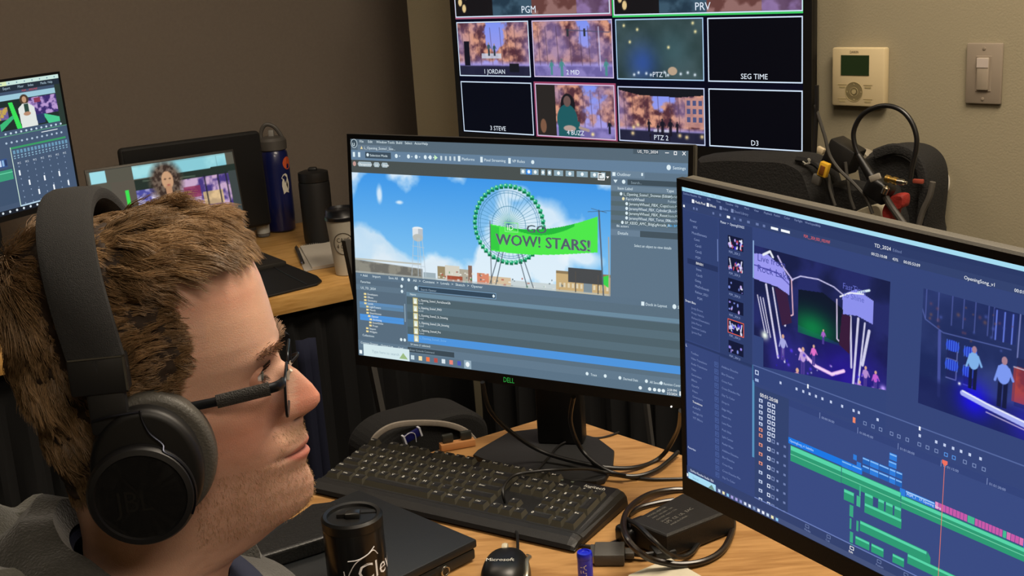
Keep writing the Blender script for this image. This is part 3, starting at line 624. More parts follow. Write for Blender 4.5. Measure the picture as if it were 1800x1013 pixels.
for i in range(17):
    y = 594 + i * 26; S.frame(146, y - 8, 164, y + 10, 2, '#4e64a0', 3); S.rect(150, y - 4, 158, y + 4, '#455a94', 3); S.text(180, y + 4, 11, ['Additive Dissolve', 'Blur Dissolve', 'Cross Fade', 'Cross Dissolve Mix', 'Dip To Color', 'Drop In', 'Edge Wipe', 'Heart Iris', 'Lens Flare', 'Push Slide', 'Split Center', 'Radial Wipe'][i % 12], '#7e90c2', 3)
S.rect(322, 546, 334, 880, '#3f6a94', 2); S.rect(324, 600, 330, 880, '#5f9cc8', 3); S.rect(168, 560, 170, 930, '#2a3864', 2)
S.pic(330, 137, 860, 600, stage_view(), 2); S.pic(972, 130, 1570, 474, stage_view2(), 2)
S.poly([(328, 546), (860, 470), (862, 606), (328, 606)], '#34457a', 3); S.rect(328, 440, 372, 606, '#34457a', 3)
S.text(345, 184, 31, 'Live from', '#4448a0', 5); S.text(345, 219, 33, 'Rock Lake', '#4448a0', 5); S.text(690, 196, 26, 'FastTime', '#6068c0', 5, sx=.9); S.text(694, 222, 26, 'to Shine', '#6068c0', 5, sx=.9)
S.rect(328, 544, 1920, 548, '#55679e', 4); S.frame(336, 560, 352, 576, 3, '#c8d6f4', 4); S.rect(336, 590, 352, 600, '#9cb0dc', 4); S.rect(560, 542, 566, 556, '#f4f8ff', 5); S.rect(980, 544, 986, 556, '#f4f8ff', 5)
for x in (444, 512, 540, 566, 592, 618, 652, 696, 740, 760, 830, 980, 1036, 1064, 1092, 1118, 1146, 1180): S.rect(x, 568, x + 8, 577, '#c4d0ee', 4)
S.text(358, 648, 19, '00:01:20:08', '#ffffff', 4, sx=.9); S.rect(742, 594, 752, 612, '#f08868', 4)
for i, x in enumerate((782, 812, 840, 880, 906, 936, 978, 1006, 1036, 1068, 1094, 1130, 1160, 1190)): S.frame(x, 594, x + 12, 606, 2, '#5c9cf0' if x in (1068, 1094) else '#8092c0', 4)
S.rect(484, 618, 1920, 1030, '#3a4b82', 2); S.rect(334, 618, 484, 1030, '#33436f', 2); S.rect(484, 618, 1920, 642, '#34447a', 3)
for i, t in enumerate(('00:00:30:00', '01:00:45:00', '01:01:00:00', '01:01:15:00', '01:01:30:00')): S.text(620 + i * 146 * 1.02, 640, 11, t, '#94a4d0', 4); S.rect(612 + i * 149, 622, 614 + i * 149, 642, '#8090c0', 4)
for i in range(14):
    y = 664 + i * (21 if i < 6 else 0) + (0 if i < 6 else 126 + (i - 6) * 34)
    c = '#e89880' if 5 <= i <= 9 else '#c8d4f0'
    S.rect(354, y - 8, 370, y + 4, c, 4); S.rect(358, y - 5, 366, y + 2, '#4a3c5c' if 5 <= i <= 9 else '#54648c', 5)
    S.frame(392, y - 7, 406, y + 7, 3, '#dce6fc', 4); S.frame(411, y - 7, 425, y + 7, 3, '#dce6fc' if i < 6 else '#7888b4', 4)
    if i > 5: S.rect(434, y - 3, 442, y + 5, '#8898c8', 4); S.rect(464, y - 3, 474, y + 5, '#7080b0', 4)
GR, GL, BU, BD, PK = '#2f9a74', '#58d4a8', '#2f7cdc', '#2563b8', '#c65aa8'
def clip(x0, y0, x1, y1, c, top=None, l=4):
    S.rect(x0, y0, x1 - 1.5, y1, c, l)
    if top: S.rect(x0 + 1, y0 + 2, x1 - 2.5, y0 + (y1 - y0) * .3, top, l + 1)
clip(484, 750, 785, 772, '#1c78e4'); S.text(490, 764, 12, 'OpeningSong_v1 Subtitles', '#bfe4ff', 6, sx=.8); clip(494, 776, 705, 832, GR, GL); clip(705, 776, 930, 830, GR, GL); clip(930, 784, 1920, 826, GR, GL)
S.rect(494, 806, 1920, 809, '#69c8a0', 6)
clip(705, 752, 745, 774, BU, '#7cb8f4'); clip(745, 752, 783, 774, BU, '#7cb8f4'); clip(748, 716, 763, 734, BU); clip(762, 736, 780, 756, BU)
for r_, y in ((0, 712), (1, 738)):
    for k, (a, b) in enumerate(((784, 812), (812, 846), (846, 884), (884, 908), (908, 932))): clip(a, y, b, y + 22, BU if k % 2 else BD, '#86bcf6')
clip(882, 662, 910, 684, BU, '#86bcf6'); clip(880, 688, 910, 708, BU, '#86bcf6')
clip(924, 762, 945, 786, BU); clip(945, 762, 1048, 782, BU, '#a8d0f8'); S.text(950, 776, 11, 'PGM_1   17 Opening Song', '#dcecff', 7)
for k in range(9): clip(1048 + k * 12, 758, 1060 + k * 12, 780, PK if k else '#e890c4')
clip(1156, 758, 1180, 780, '#46b890')
for k in range(8): clip(1180 + k * 11, 758, 1191 + k * 11, 780, PK)
clip(1268, 758, 1280, 780, '#46b890')
for k in range(4): clip(1280 + k * 13, 758, 1293 + k * 13, 780, PK if k % 3 else '#d870b0')
clip(1332, 740, 1384, 760, BU, '#a8d0f8'); clip(1332, 762, 1372, 784, BU, '#a8d0f8'); clip(1372, 762, 1404, 784, '#cc5070'); clip(1404, 762, 1900, 784, PK)
clip(716, 846, 757, 884, GR, GL); clip(766, 850, 782, 886, '#44b48c'); clip(776, 812, 783, 848, '#44b48c', None, 6)
for a, b in ((797, 830), (848, 872), (876, 904), (908, 934)): clip(a, 826, b, 862, GR, GL, 6)
clip(797, 862, 936, 896, GR, GL); clip(740, 892, 756, 932, '#3aa882'); clip(742, 938, 750, 976, '#3aa882'); clip(768, 936, 778, 972, '#3aa882'); clip(744, 984, 758, 1022, '#3aa882'); clip(746, 1026, 758, 1056, '#3aa882')
clip(782, 930, 1030, 966, GR, GL); S.poly([(1030, 930), (1042, 946), (1042, 966), (1028, 966)], GR, 4)
clip(766, 990, 822, 1020, GR, GL); clip(828, 990, 876, 1020, GR, GL); clip(908, 990, 952, 1020, GR, GL); clip(962, 966, 1240, 1000, GR, GL)
S.rect(1072, 626, 1074, 1030, '#e07868', 8); S.poly([(1064, 618), (1082, 618), (1082, 628), (1073, 636), (1064, 628)], '#f07060', 8)
S.rect(334, 1026, 1920, 1030, '#6a7cb8', 4); S.rect(0, 1030, 1920, 1062, '#34426e', 5)
for x, t in ((560, 'Media'), (650, 'Cut'), (744, 'Edit'), (850, 'Fusion'), (950, 'Color'), (1050, 'Fairlight')): S.frame(x + 2, 1034, x + 18, 1046, 2, '#ffffff' if t == 'Edit' else '#7080ac', 6); S.text(x - 2, 1058, 11, t, '#ffffff' if t == 'Edit' else '#8090bc', 6)
S.text(18, 1048, 13, 'DaVinci Resolve Studio 18.6', '#eaf2ff', 6, sx=.8)
S.rect(0, 1060, 1920, 1080, '#45527a', 6); S.rect(8, 1054, 148, 1079, '#a8dcf4', 7); S.text(30, 1072, 12, 'Search', '#74a8c4', 8); S.poly([(110, 1078), (128, 1060), (144, 1078)], '#6a8c84', 8); S.rect(0, 1062, 6, 1074, '#f4f8fc', 7)
for i, x in enumerate(range(160, 440, 21)): S.rect(x, 1064, x + 11, 1075, ['#c8dcf4', '#f0e8b8', '#8cc8f0', '#a8a0e0', '#a8a0e0', '#9098d8', '#e0e8fa', '#e8f0ff', '#7c94c0', '#f0f4ff', '#f0f4ff'][i % 11], 7)
MXB = panel_frame((0.1602, 1.119, 1.271), -0.9676, -0.0392, 0.0535) @ Tr(.006, 0, -.007)
tB = thing('monitor', 'black desktop monitor at the desk edge, showing a blue video editing timeline', 'monitor', (0.39, 1.03, DZ))
build_monitor(tB, MXB, 0.526, 0.3015, .006, .006, .007, .0201, .05, mat('monitor_case_grey', '#4a463c', 0.6, bump=0.15, bscale=900))
S.build('screen', tB, MXB, SCR)
mb = MB(); mb.box((-.11, -.08, .001), (.11, .1, .012), M=Rz(-.9676), r=.004); mb.obj('stand_base', mat('stand_black'), tB)
MB().box((-.035, .0, .012), (.035, .03, .36), M=Rz(-.9676), r=.004).obj('stand_column', blackpaint, tB)
# ------------------------------------------------------------------ wall multiview screen
def autumn(w, h, seed, dark=0.0, people=(), sky=(.35, .75)):
    P_ = Pic(w, h, '#8f8fe0'); Y = P_.Y / h; X = P_.X / w
    P_.a = (1 - Y[..., None]) * hexc('#7f94f2') + Y[..., None] * hexc('#b2a0e0')
    n = fbm(w, h, w / 5, seed, 5); n2 = fbm(w, h, w / 14, seed + 1, 4)
    d = np.minimum(np.abs(X - sky[0]), np.abs(X - sky[1])); inside = ((X > sky[0]) & (X < sky[1]))
    tr = np.clip(((np.where(inside, -d * 1.2, d * 1.9)) + (n - .5) * 1.6 + .10 + .5 * np.exp(-((Y - .62) / .16) ** 2)) * 7, 0, 1) * np.clip((.80 - Y) * 12, 0, 1)
    n3 = fbm(w, h, w / 3, seed + 9, 3)[..., None]; k2 = np.clip((n2[..., None] - .5) * 3.2 + .5, 0, 1); c = (1 - k2) * hexc('#54303a') + k2 * hexc('#d89a80'); hz = np.clip((n3 - .35) * 1.6, 0, .6); c = c * (1 - hz) + hexc('#8f82c4') * hz
    m_ = tr[..., None]; P_.a = P_.a * (1 - m_) + c * m_
    for i in range(7): x = (.06 + .13 * i + .03 * math.sin(i * 5)) * w; P_.line([(x, h * .1), (x + 3, h * .8)], 1.2, '#4a3440', .6)
    P_.tex(np.clip((Y - .78) * 20, 0, 1), '#6c62a0', '#8c80c0', w / 6, seed + 4)
    if dark: P_.mix(np.clip((Y - (1 - dark)) * 30, 0, 1), '#1a1c30', .9)
    for p in people: P_.person(*p)
    return P_
S = Screen(1920, 1080, 1.009, 0.5676); OY = 540      # rows: two big on top, two small rows below
S.rect(0, 0, 1920, 1080, '#04061a', 0)
def cell(x0, y0, x1, y1, name, pic=None, c='#d4e6fa', t=5, bg='#03040c', out=None, sz=31, l=3):
    if out: S.frame(x0 - 8, y0 - 8, x1 + 8, y1 + 8, 9, out, 1)
    S.rect(x0, y0, x1, y1, bg, 1); S.frame(x0, y0, x1, y1, t, c, 4)
    if pic: S.pic(x0 + 6, y0 + 6, x1 - 6, y1 - 6, pic, 2)
    S.text((x0 + x1) / 2, y1 - 14, sz, name, '#e4eefa', 5, 'CENTER')
def big():
    P_ = autumn(230, 130, 3, .0); P_.rect(0, 0, 230, 130, '#1b1c28', .55); P_.rect(0, 60, 60, 130, '#12100f', .9)
    P_.tex(np.clip((P_.Y - 20) / 20, 0, 1) * (P_.X > 60) * (P_.X < 120), '#243848', '#3c5668', 20, 8)
    P_.tex(np.clip((P_.Y - 20) / 20, 0, 1) * (P_.X > 120), '#6a4038', '#9a7068', 14, 9, al=.9); P_.tex((P_.X > 185) * 1.0, '#5a4468', '#8c74b0', 20, 10, al=.8)
    for x, y in ((8, 112), (18, 104), (26, 98), (14, 120)): P_.ell(x, y, 3, 5, '#e0c48c')
    return P_
cell(2, 4, 966, OY - 28, 'PGM', big(), out='#a8607c', sz=46); cell(986, 4, 1918, OY - 20, 'PRV', big(), out='#3cc860', sz=46)
p1 = autumn(150, 86, 21, .2); p1.rect(12, 30, 24, 70, '#141420'); p1.rect(108, 66, 128, 80, '#181a22'); p1.rect(50, 50, 92, 58, '#c8d4e8', .8); p1.person(66, 54, 22, '#3c5864', '#2c3c48'); p1.person(78, 54, 20, '#34505c', '#2c3c48')
cell(4, OY - 6, 478, OY + 258, '1 JORDAN', p1)
p2 = autumn(150, 86, 44, .0, sky=(.55, .78)); p2.line([(66, 14), (146, 18)], 1.5, '#54506c'); p2.rect(66, 12, 70, 24, '#30343c'); p2.rect(98, 12, 102, 24, '#30343c'); p2.line([(126, 10), (128, 76)], 1.4, '#c8c8e8')
for x, y, h_ in ((34, 84, 24), (54, 86, 28), (138, 84, 26)): p2.person(x, y, h_, '#4c8c8c', '#4c8c8c', '#5c7070')
cell(500, OY - 6, 974, OY + 256, '2 MID', p2, '#d8c8ec')
p3 = Pic(150, 86, '#33484a'); p3.tex(np.ones((86, 150)), '#2a3c3c', '#42565a', 50, 6, .5, 2); p3.glow(46, 62, 26, '#2f4fa0', .8); p3.glow(100, 44, 30, '#3c6068', .5)
for x, y in ((14, 8), (38, 14), (134, 6), (138, 18), (24, 32), (92, 40)): p3.glow(x, y, 2.2, '#f8e8a8', 1)
for x in (30, 38, 52, 60, 84, 90, 112, 124, 136): p3.glow(x, 80 - (x % 5), 2, '#e8f4ff', 1)
p3.ell(98, 74, 8, 6, '#b8a088'); cell(992, OY - 4, 1454, OY + 260, 'PTZ 1', p3, '#a8ccec')
cell(1474, OY - 2, 1918, OY + 262, 'SEG TIME')
cell(6, OY + 284, 478, OY + 536, '3 STEVE', None, bg='#050814')
p4 = autumn(150, 86, 61, .0, sky=(.6, .95)); p4.rect(0, 0, 38, 86, '#2a2624'); p4.ell(62, 34, 14, 20, '#1c1a20'); p4.ell(60, 58, 20, 26, '#1f5a60'); p4.ell(61, 27, 7, 9, '#6c5450'); p4.rect(42, 60, 84, 86, '#1f5a60'); p4.ell(64, 72, 12, 5, '#b49c94'); p4.line([(84, 70), (100, 74)], 5, '#a8928c'); p4.person(140, 78, 22, '#1c2030', '#1c2030'); p4.ell(12, 70, 6, 12, '#7c5844'); p4.glow(108, 80, 3, '#ffe8a0')
cell(500, OY + 286, 974, OY + 536, '4 BUZZ', p4, '#d8c0e0', out='#984464')
p5 = autumn(150, 86, 83, .22, sky=(.33, .66)); p5.poly([(0, 0), (150, 0), (150, 10), (108, 14), (40, 12), (0, 4)], '#15171f'); p5.rect(118, 14, 150, 60, '#c08c84', .8)
for k in range(9): p5.rect(121 + (k % 3) * 10, 18 + (k // 3) * 13, 127 + (k % 3) * 10, 26 + (k // 3) * 13, '#4c5480')
p5.rect(62, 66, 92, 70, '#d8dcec', .7)
for x, y, h_ in ((54, 70, 20), (70, 72, 16), (78, 76, 28), (92, 76, 28), (104, 70, 18), (56, 84, 12), (90, 84, 14)): p5.person(x, y, h_, '#1a1826', '#1a1826', '#2c2430')
for x, y in ((24, 74), (26, 64), (34, 60), (108, 74), (120, 76), (146, 74)): p5.glow(x, y, 3, '#ffe0a0', .9)
cell(992, OY + 290, 1454, OY + 536, 'PTZ 2', p5, '#c4d0f0'); cell(1474, OY + 290, 1918, OY + 536, 'D3')
MXS = panel_frame((-0.1006, 3.257, 1.3287 + 0.2838), -0.75, 0.0057, 0)
tS = thing('wall_screen', 'large black wall screen split into a grid of camera views, topped by PGM and PRV', 'screen', (0.27, 2.96, 0.95), -0.75)
build_monitor(tS, MXS, 1.009, 0.5676, .016, .020, .016, .024, .06, bezel)
S.build('screen', tS, MXS, SCR)
MB().box((.35, .04, -.42), (.66, .125, -.12)).obj('wall_bracket', blackpaint, tS, world=MXS)

# ------------------------------------------------------------------ news presenter picture, shared by two screens
def presenter(w=170, h=106):
    P_ = Pic(w, h, '#5d5a50'); k = w / 170; f = lambda *a: [v * k for v in a]
    P_.rect(*f(0, 0, 170, 106), '#57554a'); P_.rect(*f(3, 1, 20, 13), '#9fdce6'); P_.rect(*f(50, 2, 160, 14), '#8fd0da'); P_.rect(*f(96, 2, 97, 14), '#2c3a3c'); P_.rect(*f(148, 2, 149, 14), '#2c3a3c')
    P_.tex((P_.Y < 14 * k) * (P_.X > 50 * k) * (P_.X < 160 * k), '#86c8d4', '#a6e0e6', 30 * k, 3, al=.8)
    P_.poly([(50*k, 15*k), (170*k, 13*k), (170*k, 22*k), (50*k, 30*k)], '#24302a'); P_.line([(60*k, 17*k), (120*k, 20*k)], 1.2, '#586858')
    P_.tex((P_.X > 100 * k) * (P_.Y > 22 * k) * 1.0, '#46387c', '#c8a8c8', 9 * k, 12, .5, 5); P_.tex((P_.X > 50 * k) * (P_.X < 76 * k) * (P_.Y > 26 * k), '#4a4c9c', '#d8d0e8', 9 * k, 15, .5, 5)
    P_.tex((P_.X > 2 * k) * (P_.X < 24 * k) * (P_.Y > 24 * k), '#a08070', '#d8c890', 10 * k, 18, .5, 4); P_.rect(*f(104, 30, 124, 42), '#8c3050', .8); P_.rect(*f(126, 38, 150, 52), '#e8c878', .7)
    for x in (130, 146, 156): P_.rect(x * k, 20 * k, (x + 1.5) * k, 80 * k, '#20222c')
    P_.rect(*f(160, 20, 170, 106), '#3c4444'); P_.rect(*f(24, 14, 50, 90), '#5a544a'); P_.rect(*f(38, 24, 42, 40), '#3ce050')
    u = lambda x, y: (x * k, (y - 12) * k)
    P_.ell(*u(86, 33), 14 * k, 17 * k, '#4a3a30'); P_.tex(np.clip(1.4 - np.hypot((P_.X - 86 * k) / (16 * k), (P_.Y - 21 * k) / (18 * k)), 0, .5) * 2, '#3a2c26', '#6c5c50', 3 * k, 40)
    P_.ell(*u(87.5, 32), 6.8 * k, 9.5 * k, '#c89c78'); P_.rect(84 * k, 26 * k, 91 * k, 40 * k, '#b88a68')
    P_.ell(*u(85, 30.5), 1.2 * k, .8 * k, '#3a2820'); P_.ell(*u(90.5, 30.5), 1.2 * k, .8 * k, '#3a2820'); P_.ell(*u(88, 37), 2 * k, .7 * k, '#9c5048')
    P_.poly([u(66, 60), u(81, 49), u(97, 49), u(112, 60), (124*k, 106*k), (54*k, 106*k)], '#dde8d4'); P_.poly([u(82, 49), u(95, 49), (100*k, 106*k), (84*k, 106*k)], '#26423c')
    P_.poly([(130*k, 80*k), (170*k, 92*k), (170*k, 100*k), (126*k, 90*k)], '#4cf060')
    return P_
# laptop on the side desk
MXL = panel_frame((-1.0752, 3.1167, 1.0274), 0.5861, 0.1686, 0) @ Tr(.005, 0, -.006)
S = Screen(1600, 1000, 0.395, 0.268); S.rect(0, 0, 1600, 1000, '#3a3c38', 0); S.pic(0, 6, 1600, 1000, presenter(), 1)
tL = thing('laptop', 'open laptop with thin grey rim on the side desk, showing a curly-haired presenter in white', 'laptop', (-0.88, 3.19, DZ), 0.5861)
grey = mat('dark_grey_metal', '#3f3d39', 0.45, 0.6)
MB().box((-.005, .0004, -.274), (.400, .006, .006), r=.002).obj('lid', grey, tL, world=MXL)
S.build('screen', tL, MXL, SCR)
MB().box((-.2, -.235, .001), (.2, -.002, .018), r=.003).obj('base', grey, tL)
mb = MB()
for r_ in range(5):
    for c_ in range(13): mb.box((-.17 + c_ * .026, -.10 - r_ * .02, .0175), (-.148 + c_ * .026, -.084 - r_ * .02, .0195))
mb.obj('keyboard', bezel, tL)
# far left editing monitor
MXF = panel_frame((-1.3199, 2.6176, 1.2808), 1.1397, 0.0226, 0) @ Tr(.006, 0, -.006)
S = Screen(1920, 1080, 0.5248, 0.3086)
S.rect(0, 0, 1920, 1080, '#42536c', 0); S.rect(0, 0, 1920, 34, '#c8e4dc', 1); S.rect(0, 0, 1300, 34, '#dce8a8', 1); S.rect(0, 34, 1920, 84, '#26303c', 1)
for x in (1250, 1420, 1540, 1690, 1780): S.text(x, 66, 30, ['Index', 'Media', 'Mixer', 'Export', 'Help'][(x // 7) % 5], '#a8c0d0', 2)
for x in range(1240, 1900, 90): S.ell(x, 18, 8, 6, '#6a8ca0', 2)
S.text(1460, 102, 24, 'PGM___0322.MXF', '#d04848', 3)
def news2():
    P_ = presenter(170, 106); Q = Pic(150, 88, '#22302c'); Q.rect(0, 0, 150, 14, '#9cc8d8'); Q.tex((Q.Y > 16) * (Q.X > 70) * (Q.Y < 62), '#3c2c6c', '#b898d0', 10, 5, .5, 5); Q.rect(92, 18, 108, 30, '#8c3c58'); Q.tex((Q.X < 24) * (Q.Y > 30) * (Q.Y < 60), '#c8a850', '#6c5c9c', 8, 6)
    Q.poly([(28, 20), (38, 20), (52, 88), (40, 88)], '#3ce058'); Q.poly([(0, 70), (34, 52), (36, 60), (0, 88)], '#3cb878'); Q.poly([(108, 60), (150, 76), (150, 88), (120, 88)], '#4cc890'); Q.rect(88, 60, 112, 84, '#2c3c70', .8)
    Q.ell(68, 18, 11, 13, '#4c3c30'); Q.ell(68, 18, 5.5, 8, '#c09878'); Q.poly([(50, 38), (62, 28), (76, 28), (90, 40), (92, 88), (52, 88)], '#e0e4e0'); Q.rect(65, 29, 76, 56, '#2c4840'); Q.ell(70, 54, 9, 5, '#b88c70'); return Q
S.pic(1150, 110, 1850, 400, news2(), 2); S.rect(1850, 84, 1920, 440, '#2c3a34', 2)
S.rect(0, 400, 1920, 1040, '#465872', 1); S.rect(0, 440, 1920, 446, '#5c9c7c', 3)
for x in range(1190, 1860, 60): S.ell(x, 425, 12, 9, '#c4d8e8', 3); S.ell(x - 10, 500, 12, 9, '#b0c4d8', 3)
S.rect(1600, 462, 1800, 468, '#e8f0f4', 3); S.rect(1215, 540, 1880, 556, '#3c9c64', 3)
for i, x in enumerate(range(1235, 1880, 42)):
    S.rect(x, 570, x + 26, 600, '#6c9ab8', 3); S.rect(x, 612, x + 20, 622, '#8cb4cc', 3); S.rect(x, 632, x + 20, 640, '#8cb4cc', 3)
for i, x in enumerate(range(1262, 1900, 92)):
    S.text(x, 690, 26, 'M S', '#dce8f4', 3)
    for y in range(710, 1030, 52): S.ell(x + 10, y, 6, 7, '#8498b4', 3)
    S.rect(x - 4, 740 + (i * 97) % 200, x + 14, 784 + (i * 97) % 200, '#f0f6fc', 4)
S.rect(0, 700, 1205, 1000, '#3f526c', 2); S.rect(0, 715, 1190, 800, '#3c9c78', 3); S.rect(0, 735, 1190, 742, '#6cd4a8', 4); S.rect(0, 620, 1150, 690, '#38548c', 3)
for i in range(8): S.rect(900 + i * 32, 630, 922 + i * 32, 680, ['#8cb4dc', '#2c3c60', '#c8d8f0'][i % 3], 4)
S.rect(1208, 540, 1216, 1040, '#cfe8d8', 4); S.rect(1216, 1030, 1900, 1042, '#b8d4e8', 4); S.rect(0, 1042, 1920, 1080, '#1c222c', 5)
for x in range(1000, 1500, 80): S.ell(x, 1060, 12, 10, '#d8e4ec', 6)
tF = thing('monitor', 'dark monitor at the far end of the side desk, showing an audio mixer', 'monitor', (-1.22, 2.87, DZ))
build_monitor(tF, MXF, 0.5248, 0.3086, .006, .006, .006, .014, .045)
S.build('screen', tF, MXF, SCR)
MB().box((-.09, -.09, .001), (.09, .09, .01), M=Rz(1.14), r=.004).obj('stand_base', mat('stand_black'), tF)
MB().box((-.03, .015, .01), (.03, .045, .35), M=Rz(1.14), r=.004).obj('stand_column', blackpaint, tF)
# switched off monitor behind the laptop
yw = math.atan2(LU.y, LU.x); tl = onpl(209, 262, L2 - LN * .66, LN); tr = onpl(456, 221, L2 - LN * .66, LN); wd = (tr - tl).length
MXD = Tr(tl) @ Rz(yw) @ Rx(-.05)
tD = thing('monitor', 'switched-off black monitor standing behind the open laptop', 'monitor', ((tl.x + tr.x) / 2, (tl.y + tr.y) / 2, DZ), yw)
mb = MB(); mb.prism([(-.0, 0), (wd, 0), (wd, -.30), (0, -.30)][::-1], 0, .03, M=Rx(math.pi / 2) @ Tr(0, 0, -.03), r=0); 
mb = MB(); mb.box((0, 0, -.275), (wd, .035, 0), r=.012, seg=3); mb.obj('back_housing', mat('matt_black_case', '#151413', 0.75), tD, world=MXD)
MB().box((.008, -.0015, -.267), (wd - .008, .002, -.008)).obj('screen', mat('dark_glass', '#0b0b0c', 0.35), tD, world=MXD)
MB().box((-.08, -.03, .001), (.08, .07, .01), r=.003).obj('stand_base', mat('stand_black'), tD)
MB().box((-.025, .02, .01), (.025, .05, .1), r=.003).obj('stand_column', blackpaint, tD)

# ------------------------------------------------------------------ things on the back wall
def wall_frame(px, py, off=0.0):
    p = onpl(px, py, W0 + WN * off, WN); return Tr(p) @ Rz(math.atan2(WU.y, WU.x))
ivory = mat('ivory_plastic', '#c9b790', 0.5); 
M_ = wall_frame(1517, 134, 0.0)
tT = tag(thing('thermostat', 'square ivory thermostat with a dark green display on the beige wall', 'thermostat'), 'square ivory thermostat with a dark green display on the beige wall', 'thermostat'); tT.matrix_basis = M_
MB().box((-.06, -.022, -.06), (.06, -.001, .06), r=.004).obj('housing', ivory, tT)
MB().box((-.038, -.0232, .004), (.026, -.0222, .045)).obj('display', mat('green_display', '#1f2a18', 0.25, emit='#1c2c14', estr=0.3), tT)
mb = MB(); line_m = mat('tan_print', '#a3946c', 0.6)
mb.lathe([(.0195, 0), (.0205, 0), (.0205, .0006), (.0195, .0006), (.0195, 0)], 32, M=Tr(-.008, -.0222, -.03) @ Rx(math.pi / 2))
mb.lathe([(.0085, 0), (.0095, 0), (.0095, .0006), (.0085, .0006), (.0085, 0)], 24, M=Tr(-.008, -.0222, -.03) @ Rx(math.pi / 2))
mb.lathe([(.005, 0), (.005, .0007)], 16, M=Tr(-.008, -.0222, -.03) @ Rx(math.pi / 2))
for x, z in ((-.045, -.016), (-.045, -.045), (.014, -.016), (.014, -.045)):
    mb.box((x, -.0227, z), (x + .020, -.0222, z + .0012)); mb.box((x + .003, -.0227, z - .006), (x + .017, -.0222, z - .002))
mb.obj('button_ring', line_m, tT)
for x, z in ((-.008, -.014), (-.008, -.046), (-.024, -.03), (.008, -.03)):
    mb = MB(); mb.prism([(-.002, -.0015), (.002, -.0015), (0, .002)], 0, .0005, M=Tr(x, -.0222, z) @ Rx(math.pi / 2)); mb.obj('arrow_button', line_m, tT)
MB().text('DAIKIN', .0075, M=Tr(-.018, -.0225, .049) @ Rx(math.pi / 2), sx=.8).obj('printed_name', mat('dark_print', '#39332a', 0.6), tT)
M_ = wall_frame(1732, 129, 0.0)
tW = thing('light_switch', 'grey wall plate with a slide dimmer switch on the beige wall', 'switch'); tW.matrix_basis = M_
plate = mat('taupe_plastic', '#8b7f70', 0.45)
MB().box((-.0355, -.008, -.058), (.0355, -.0005, .058), r=.003).obj('wall_plate', plate, tW)
MB().box((-.0155, -.0092, -.034), (.0155, -.0075, .034), r=.0008, seg=1).obj('switch_frame', plate, tW)
MB().box((-.0115, -.0135, -.031), (.0115, -.0085, .031), r=.002).obj('paddle', mat('taupe_light', '#9a8e7e', 0.4), tW)
MB().box((-.0115, -.0145, .012), (.0115, -.0136, .030), r=.0004, seg=1).obj('slider', mat('pale_grey_plastic', '#b9ada4', 0.4), tW)['label'] = 'pale grey slider cap at the top'
for z in (-.048, .048): MB().lathe([(.003, 0), (.003, .0012), (.0001, .0018)], 12, M=Tr(0, -.008, z) @ Rx(math.pi / 2)).obj('screw', plate, tW)
M_ = wall_frame(1662, 322, 0.0)
tO = thing('wall_hook', 'small clear round hook on the beige wall beside the black bag', 'hook'); tO.matrix_basis = M_
MB().lathe([(.014, 0), (.014, .003), (.010, .005), (.0001, .005)], 20, M=Tr(0, -.0005, 0) @ Rx(math.pi / 2) @ Matrix.Diagonal((.7, 1.6, 1, 1))).obj('backplate', mat('clear_plastic', '#d8d2c4', 0.15, spec=.6), tO)
MB().tube([(0, -.004, -.002), (0, -.016, -.006), (0, -.018, .004)], .0025, sub=4).obj('peg', mat('brass', '#c8a860', 0.3, 1.0), tO)
